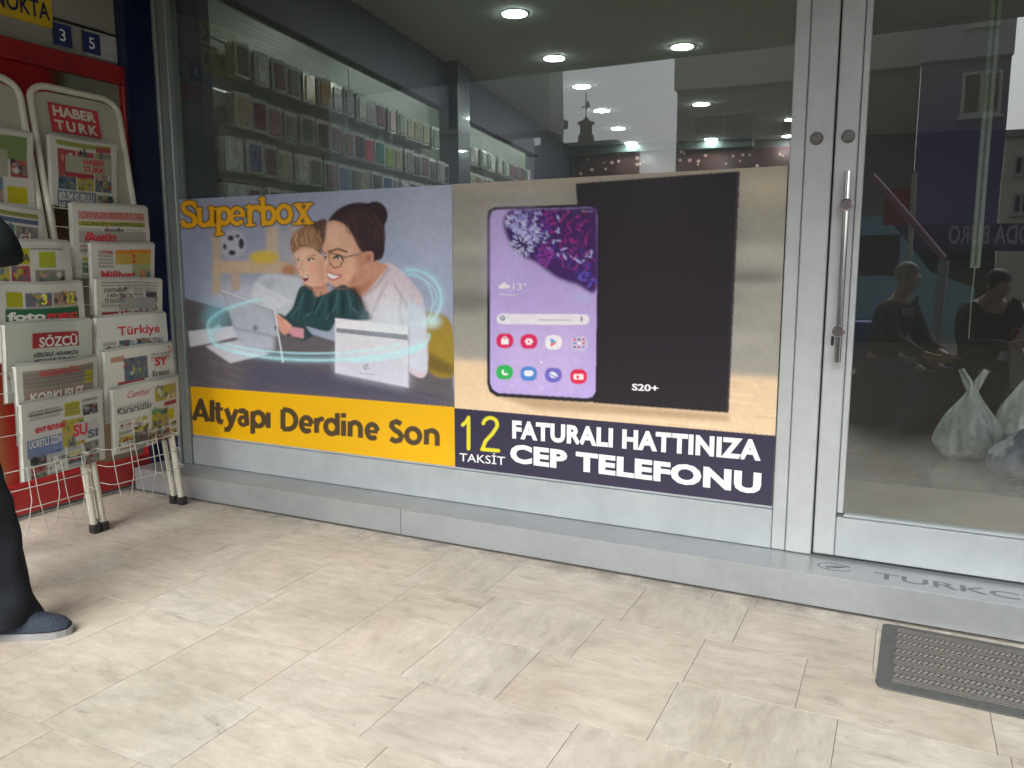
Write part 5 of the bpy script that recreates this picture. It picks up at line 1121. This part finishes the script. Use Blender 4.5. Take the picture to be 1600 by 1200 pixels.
# man at the left edge, right foot forward, right elbow raised
a = onp(50, 975, 2, 0); ang = math.atan2(.55, .83)
MANLOC = (a[0]-.04, a[1]-.02, 0)
bk_ = -.21
pose = dict(pel=(bk_, 0, .96), wai=(bk_, 0, 1.12), che=(bk_-.01, 0, 1.32), shn=(bk_, 0, 1.47), nek=(bk_+.01, 0, 1.54), hdb=(bk_+.03, 0, 1.62), hdm=(bk_+.03, 0, 1.70), crn=(bk_+.015, 0, 1.77), nos=(bk_+.125, 0, 1.66),
    hipL=(bk_, .09, .90), hipR=(bk_+.02, -.09, .90), ankR=(-.005, -.10, .10), toeR=(.12, -.11, .04), kneR=(-.04, -.10, .50), kneL=(-.26, .11, .50), ankL=(-.30, .12, .10), toeL=(-.18, .13, .04),
    shoR=(bk_+.07, -.19, 1.42), elbR=(.225, -.385, 1.355), wriR=(.02, -.20, 1.50), palR=(-.05, -.13, 1.55), shoL=(bk_, .19, 1.43), elbL=(-.16, .27, 1.20), wriL=(-.12, .10, 1.36), palL=(-.12, .05, 1.41))
man = person(MANLOC, R(38), 'man in dark jacket and trousers with navy shoes standing by the newspapers', pose, DJ, DT, SHN)

# ================================================================== ACROSS THE STREET (seen as reflections in the glass)
def vp(px, py, V):   # sighting in the glass: a thing V metres in front of the shop front
    P = onp(px, py, 1, V); return P[0], -V, P[2]
def facade(label, V, x0, x1, ytop, mt, wins, depth=9, bands=(), name='apartment_building', zt=None, xmax=None, xmin=None):
    a = vp(x0, ytop, V); b_ = vp(x1, ytop, V); X0, X1 = a[0], b_[0]; Z = zt or max(a[2], b_[2])
    if xmax is not None: X1 = xmax
    if xmin is not None: X0 = xmin
    org = ((X0+X1)/2, -V, 0); t = thing(name, label, 'building', org); M = off(org)
    MB().box(X0, X1, -V-depth, -V, 0, Z).build('wall', mt, t, M=M)
    MB().box(X0-.2, X1+.2, -V-depth, -V+.25, Z, Z+.25).build('cornice', mat('cornice', (.4, .4, .38), .8), t, M=M)
    for wx0, wx1, wy0, wy1 in wins:
        p_ = vp(wx0, wy0, V); q = vp(wx1, wy1, V); A0, A1 = sorted((p_[0], q[0])); C0, C1 = sorted((p_[2], q[2]))
        win(t, M, A0, A1, C0, C1, -V)
    return t, M, X0, X1, Z
WF = mat('white window frame', (.5, .5, .5), .5); WD = mat('window dark glass', (.03, .035, .045), .1)
def win(t, M, A0, A1, C0, C1, Y):
    f = MB()
    for q in ((A0, A1, C0, C0+.07), (A0, A1, C1-.07, C1), (A0, A0+.07, C0+.07, C1-.07), (A1-.07, A1, C0+.07, C1-.07), ((A0+A1)/2-.04, (A0+A1)/2+.04, C0+.07, C1-.07)): f.box(q[0], q[1], Y+.0, Y+.06, q[2], q[3])
    w_ = f.build('window', WF, t, M=M); MB().box(A0+.07, A1-.07, Y+.005, Y+.02, C0+.07, C1-.07).build('pane', WD, w_)
    MB().box(A0-.08, A1+.08, Y, Y+.14, C0-.08, C0).build('sill', WF, w_)
PALE = mat('pale grey render', (.52, .54, .56), .85, 0, .08, 1); PB = mat('cream render', (.68, .66, .59), .85, 0, .08, 1); TAU = mat('taupe render', (.33, .29, .26), .85, 0, .1, 1); PUR = mat('purple blue render', (.17, .14, .30), .85, 0, .1, 1); LIL = mat('lilac grey render', (.42, .42, .50), .85, 0, .08, 1); YB = mat('yellowish render', (.75, .71, .55), .85, 0, .06, 1)
V1 = 20.
t, M, X0, X1, Z = facade('pale grey apartment block reflected above the posters', V1, 330, 852, 60, PALE, [(697, 735, 130, 205), (772, 800, 162, 220), (545, 566, 40, 130), (430, 470, 150, 230)], zt=9.6, depth=4, xmax=onp(838, 150, 1, V1+4.2)[0])
P = vp(858, 116, V1-1.1); Q = vp(752, 165, V1-1.1)
MB().box(Q[0], P[0], -V1, -V1+1.1, Q[2]-.9, Q[2]+1.2).build('balcony', PALE, t, M=M)
V2 = 22.
t, M, X0, X1, Z = facade('cream and taupe apartment block reflected right of the sky', V2, 1060, 1445, 20, TAU, [], zt=9.6)
z1 = vp(1150, 135, V2)[2]; MB().box(X0-.02, X1+.02, -V2, -V2+.3, z1, 9.5).build('upper_wall', PB, t, M=M)
for a_, c_ in ((1080, 1180), (1220, 1300)):
    P = vp(a_, 180, V2); Q = vp(c_, 225, V2); win(t, M, P[0], Q[0], Q[2], P[2], -V2)
V3 = 19.
t, M, X0, X1, Z = facade('purple apartment block with a lilac top storey reflected in the door', V3, 1447, 1588, 0, PUR, [(1505, 1562, 115, 178)], zt=10.5)
z1 = vp(1500, 96, V3)[2]; MB().box(X0-.02, X1+.02, -V3, -V3+.25, z1, 10.4).build('upper_wall', LIL, t, M=M)
P = vp(1517, 0, V3-.25); Q = vp(1560, 36, V3-.25); win(t, M, P[0], Q[0], Q[2], P[2]+1.0, -V3+.25)
zs0, zs1 = vp(1530, 392, V3)[2], vp(1530, 352, V3)[2]
sb_ = MB().box(X0-1, X1+3.2, -V3+.02, -V3+.5, zs0, zs1).build('sign_band', mat('violet fascia', (.06, .03, .12), .5), t, M=M)
e1 = vp(1605, 380, V3)[0]; e0 = vp(1480, 380, V3)[0]
lettering('ODA BURO', lambda u, v: (e1-u*(e1-e0)+0, -V3+.52, zs0+.15+v*.42), mat('pale lilac letters', (.5, .42, .6), .5, emit=0), sb_, 'lettering', .02)
MB().box(X0, X1, -V3-.0, -V3+.04, .1, zs0-.1).build('shop_glazing', WD, t, M=M)
facade('yellowish apartment block in daylight reflected at far right', 34., 1572, 1700, 215, YB, [(1585, 1608, 245, 275), (1583, 1606, 305, 335)], depth=8)
# turret and chimney against the sky
V4 = 30.; P = vp(916, 185, V4); z0_ = vp(916, 228, V4)[2]
tw = thing('roof_turret', 'small domed roof turret with a weather vane against the sky', 'turret', (P[0], -V4, z0_))
DK = mat('dark stone', (.04, .045, .05), .8, 0, .2, 3)
MB().lathe((0, 0, -6), (0, 0, 1), [(0, .36), (6.45, .36), (6.5, .27), (6.9, .27), (6.92, .38), (7.0, .38), (7.05, .2), (7.2, .05)], 12).build('dome', DK, tw)
MB().tube([(0, 0, 1.1), (0, 0, 2.25)], .022, 6).build('spire', DK, tw); MB().box(-.22, .2, -.02, .02, 1.62, 1.67).build('vane', DK, tw); MB().prism([(.02, 1.55), (.18, 1.7), (.10, 1.9), (-.02, 1.78)], 1, -.015, .015).build('vane', DK, tw)
P = vp(862, 192, 27.); ch = thing('chimney', 'dark square chimney rising beside the pale block', 'chimney', (P[0], -27, P[2]))
MB().box(-.35, .35, -.35, .35, -6, -.2).build('shaft', DK, ch); MB().box(-.5, .5, -.5, .5, -.2, .1).build('cap', DK, ch); MB().box(-.12, .12, -.12, .12, .1, .35).build('pot', DK, ch)
P = vp(850, 226, 28.); rfh = MB().box(P[0]-4, P[0]+3.2, -31, -28, 0, P[2]).build('low_house', DK); tag(rfh, 'low dark roofed house reflected under the sky', 'building')

# ---- vehicles
def car(loc, rz, col, label, cat='car', taxi=False, van=False, L=4.3):
    t = thing('parked_car' if not van else 'parked_van', label, cat, loc, rz); h = L/2
    paint = mat('paint '+label[:14], col, .3, 0, .04, 3, coat=.6)
    if van: body = [(-h, .35), (-h, 1.9), (-h+.1, 2.0), (h-1.2, 2.0), (h-.6, 1.25), (h-.05, 1.05), (h, .35)]; cab = None
    else:
        body = [(-h, .38), (-h-.02, .72), (-h+.1, .90), (-h+.9, .95), (h-1.15, .93), (h-.25, .78), (h, .62), (h, .35), (h-.6, .25), (-h+.6, .25)]; cab = [(-h+.35, .93), (-h+.95, 1.38), (-h+1.3, 1.45), (.35, 1.45), (.6, 1.40), (h-1.05, .93)]
    MB().prism(body, 1, -.85, .85).build('body', paint, t)
    if cab:
        mb = MB(); n = len(cab); mb.add([(x, -(.80 if z < 1.2 else .62), z) for x, z in cab]+[(x, (.80 if z < 1.2 else .62), z) for x, z in cab], [tuple(range(n))[::-1], tuple(range(n, 2*n))]+[(i, (i+1) % n, n+(i+1) % n, n+i) for i in range(n)]); mb.build('window', WD, t)
        MB().box(-h+1.15, .45, -.60, .60, 1.44, 1.475, b=.01).build('roof', paint, t)
        for s_ in (-1, 1): MB().tube([(-.15, s_*.82, .93), (-.15, s_*.64, 1.44)], .035, 6).build('pillar', paint, t)
    else:
        for s_ in (-1, 1): MB().box(h-1.9, h-1.0, s_*.85, s_*.86, 1.2, 1.75).build('window', WD, t)
    for x in (-h+.8, h-.85):
        for s_ in (-1, 1):
            w_ = MB().lathe((x, s_*.68, .32), (0, s_, 0), [(0, .32), (.19, .32)], 24).build('wheel', BLACK, t)
            MB().lathe((x, s_*.87, .32), (0, s_, 0), [(0, .21), (.02, .19), (.025, .05)], 16).build('rim', CHROME, w_)
    for s_ in (-1, 1):
        MB().box(h-.08, h+.012, s_*.78, s_*.5, .60, .74, b=.01).build('headlight', mat('lens', (.5, .5, .5), .1), t)
        MB().box(-h-.03, -h+.05, s_*.78, s_*.55, .68, .84, b=.01).build('tail_light', mat('tail lens', (.3, .01, .01), .2), t)
    if taxi: MB().box(-.15, .15, -.2, .2, 1.476, 1.6, b=.02).build('roof_sign', YEL, t)
    return t
P = vp(1535, 585, 6.6); car((P[0]+2.2, -6.9, -.0), 0, (.60, .36, .02), 'yellow taxi reflected at the right of the door', 'taxi', taxi=True)
P = vp(1540, 640, 4.3); car((P[0]+2.25, -4.6, 0), 0, (.5, .52, .55), 'white car reflected in front of the taxi')
P = vp(1345, 560, 9.0); car((P[0]-.9, -10.0, 0), R(0), (.22, .44, .58), 'light blue van reflected behind the two men', 'van', van=True, L=4.6)
# two men waiting outside, with a blue crate
a = vp(1400, 650, 4.0)
sit = dict(pel=(0, 0, .50), wai=(.03, 0, .66), che=(.08, 0, .86), shn=(.12, 0, 1.02), nek=(.14, 0, 1.09), hdb=(.18, 0, 1.16), hdm=(.19, 0, 1.24), crn=(.18, 0, 1.32), nos=(.29, 0, 1.20), hipL=(.02, .1, .46), hipR=(.02, -.1, .46), kneL=(.42, .17, .50), kneR=(.42, -.17, .50), ankL=(.38, .18, .10), ankR=(.38, -.18, .10), toeL=(.50, .19, .04), toeR=(.50, -.19, .04), shoL=(.12, .19, .98), shoR=(.12, -.19, .98), elbL=(.22, .25, .72), elbR=(.22, -.25, .72), wriL=(.42, .14, .62), wriR=(.42, -.14, .62), palL=(.48, .10, .60), palR=(.48, -.10, .60))
JN = mat('blue jeans', (.04, .09, .20), .9, 0, .2, 30)
def crate(x, y, col, label, sz=.4, h=.42):
    t = thing('crate', label, 'crate', (x, y, 0)); c = mat('crate '+label[:8], col, .6)
    for s_ in (-1, 1):
        MB().box(-sz/2, sz/2, s_*sz/2-.012, s_*sz/2+.012, .01, h).build('side', c, t); MB().box(s_*sz/2-.012, s_*sz/2+.012, -sz/2+.013, sz/2-.013, .01, h).build('side', c, t)
    MB().box(-sz/2+.013, sz/2-.013, -sz/2+.013, sz/2-.013, h-.03, h-.01).build('lid', c, t)
m1 = person((a[0]-.15, a[1], 0), R(25), 'seated man in a dark hooded jacket reflected in the door', sit, mat('black hooded jacket', (.02, .02, .022), .8, 0, .2, 20), JN, SHN, hair=(.20, .19, .14))
crate(a[0]-.15, a[1]-.02, (.05, .05, .06), 'dark crate the hooded man sits on')
lettering('OC', lambda u, v: (.0+v*0+.215, .12-u*.20, .93+v*.05), PI_, m1, 'jacket_print', .01)
b2 = vp(1470, 640, 4.1); m2 = person((b2[0]+.22, b2[1], 0), R(62), 'seated man in a black coat reflected in the door', dict(sit, hdb=(.24, .03, 1.12), hdm=(.28, .04, 1.19), crn=(.29, .04, 1.27), nos=(.37, .03, 1.13), nek=(.19, .02, 1.07), wriL=(.50, .05, .72), palL=(.56, .02, .74), elbL=(.28, .28, .70)), mat('black coat', (.012, .012, .015), .8, 0, .2, 20), DT, SHN)
crate(b2[0]+.22, b2[1]-.02, (.06, .055, .05), 'dark crate the man in the black coat sits on')
c2 = vp(1350, 560, 5.2); crate(c2[0], c2[1], (.02, .05, .30), 'tall blue crate left of the seated men', .55, .8)
# white flag pole and a slanting pink boom
P = vp(1420, 400, 7.0); fp = thing('flag_pole', 'thin white pole with a small flag reflected in the door', 'pole', (P[0], -7, 0))
MB().tube([(0, 0, 0), (.0, 0, vp(1430, 270, 7.0)[2])], .03, 8).build('pole', WIRE, fp); zf = vp(1430, 290, 7.0)[2]
MB().box(-.30, -.03, -.01, .01, zf-.45, zf-.05).build('flag', mat('red flag', (.3, .03, .06), .7), fp)
a = vp(1362, 275, 6.0); b_ = vp(1475, 405, 6.0); bo = MB().tube([a, b_], .035, 8).build('boom', mat('pink boom', (.40, .18, .24), .5)); tag(bo, 'pinkish slanting boom reflected in the door', 'boom')
b3 = vp(1476, 560, 6.0); bp_ = MB().tube([(b_[0], b_[1], b_[2]-.01), (b_[0]-.05, b_[1], 0)], .05, 8).build('boom_post', mat('boom post', (.3, .3, .32), .5), bo)
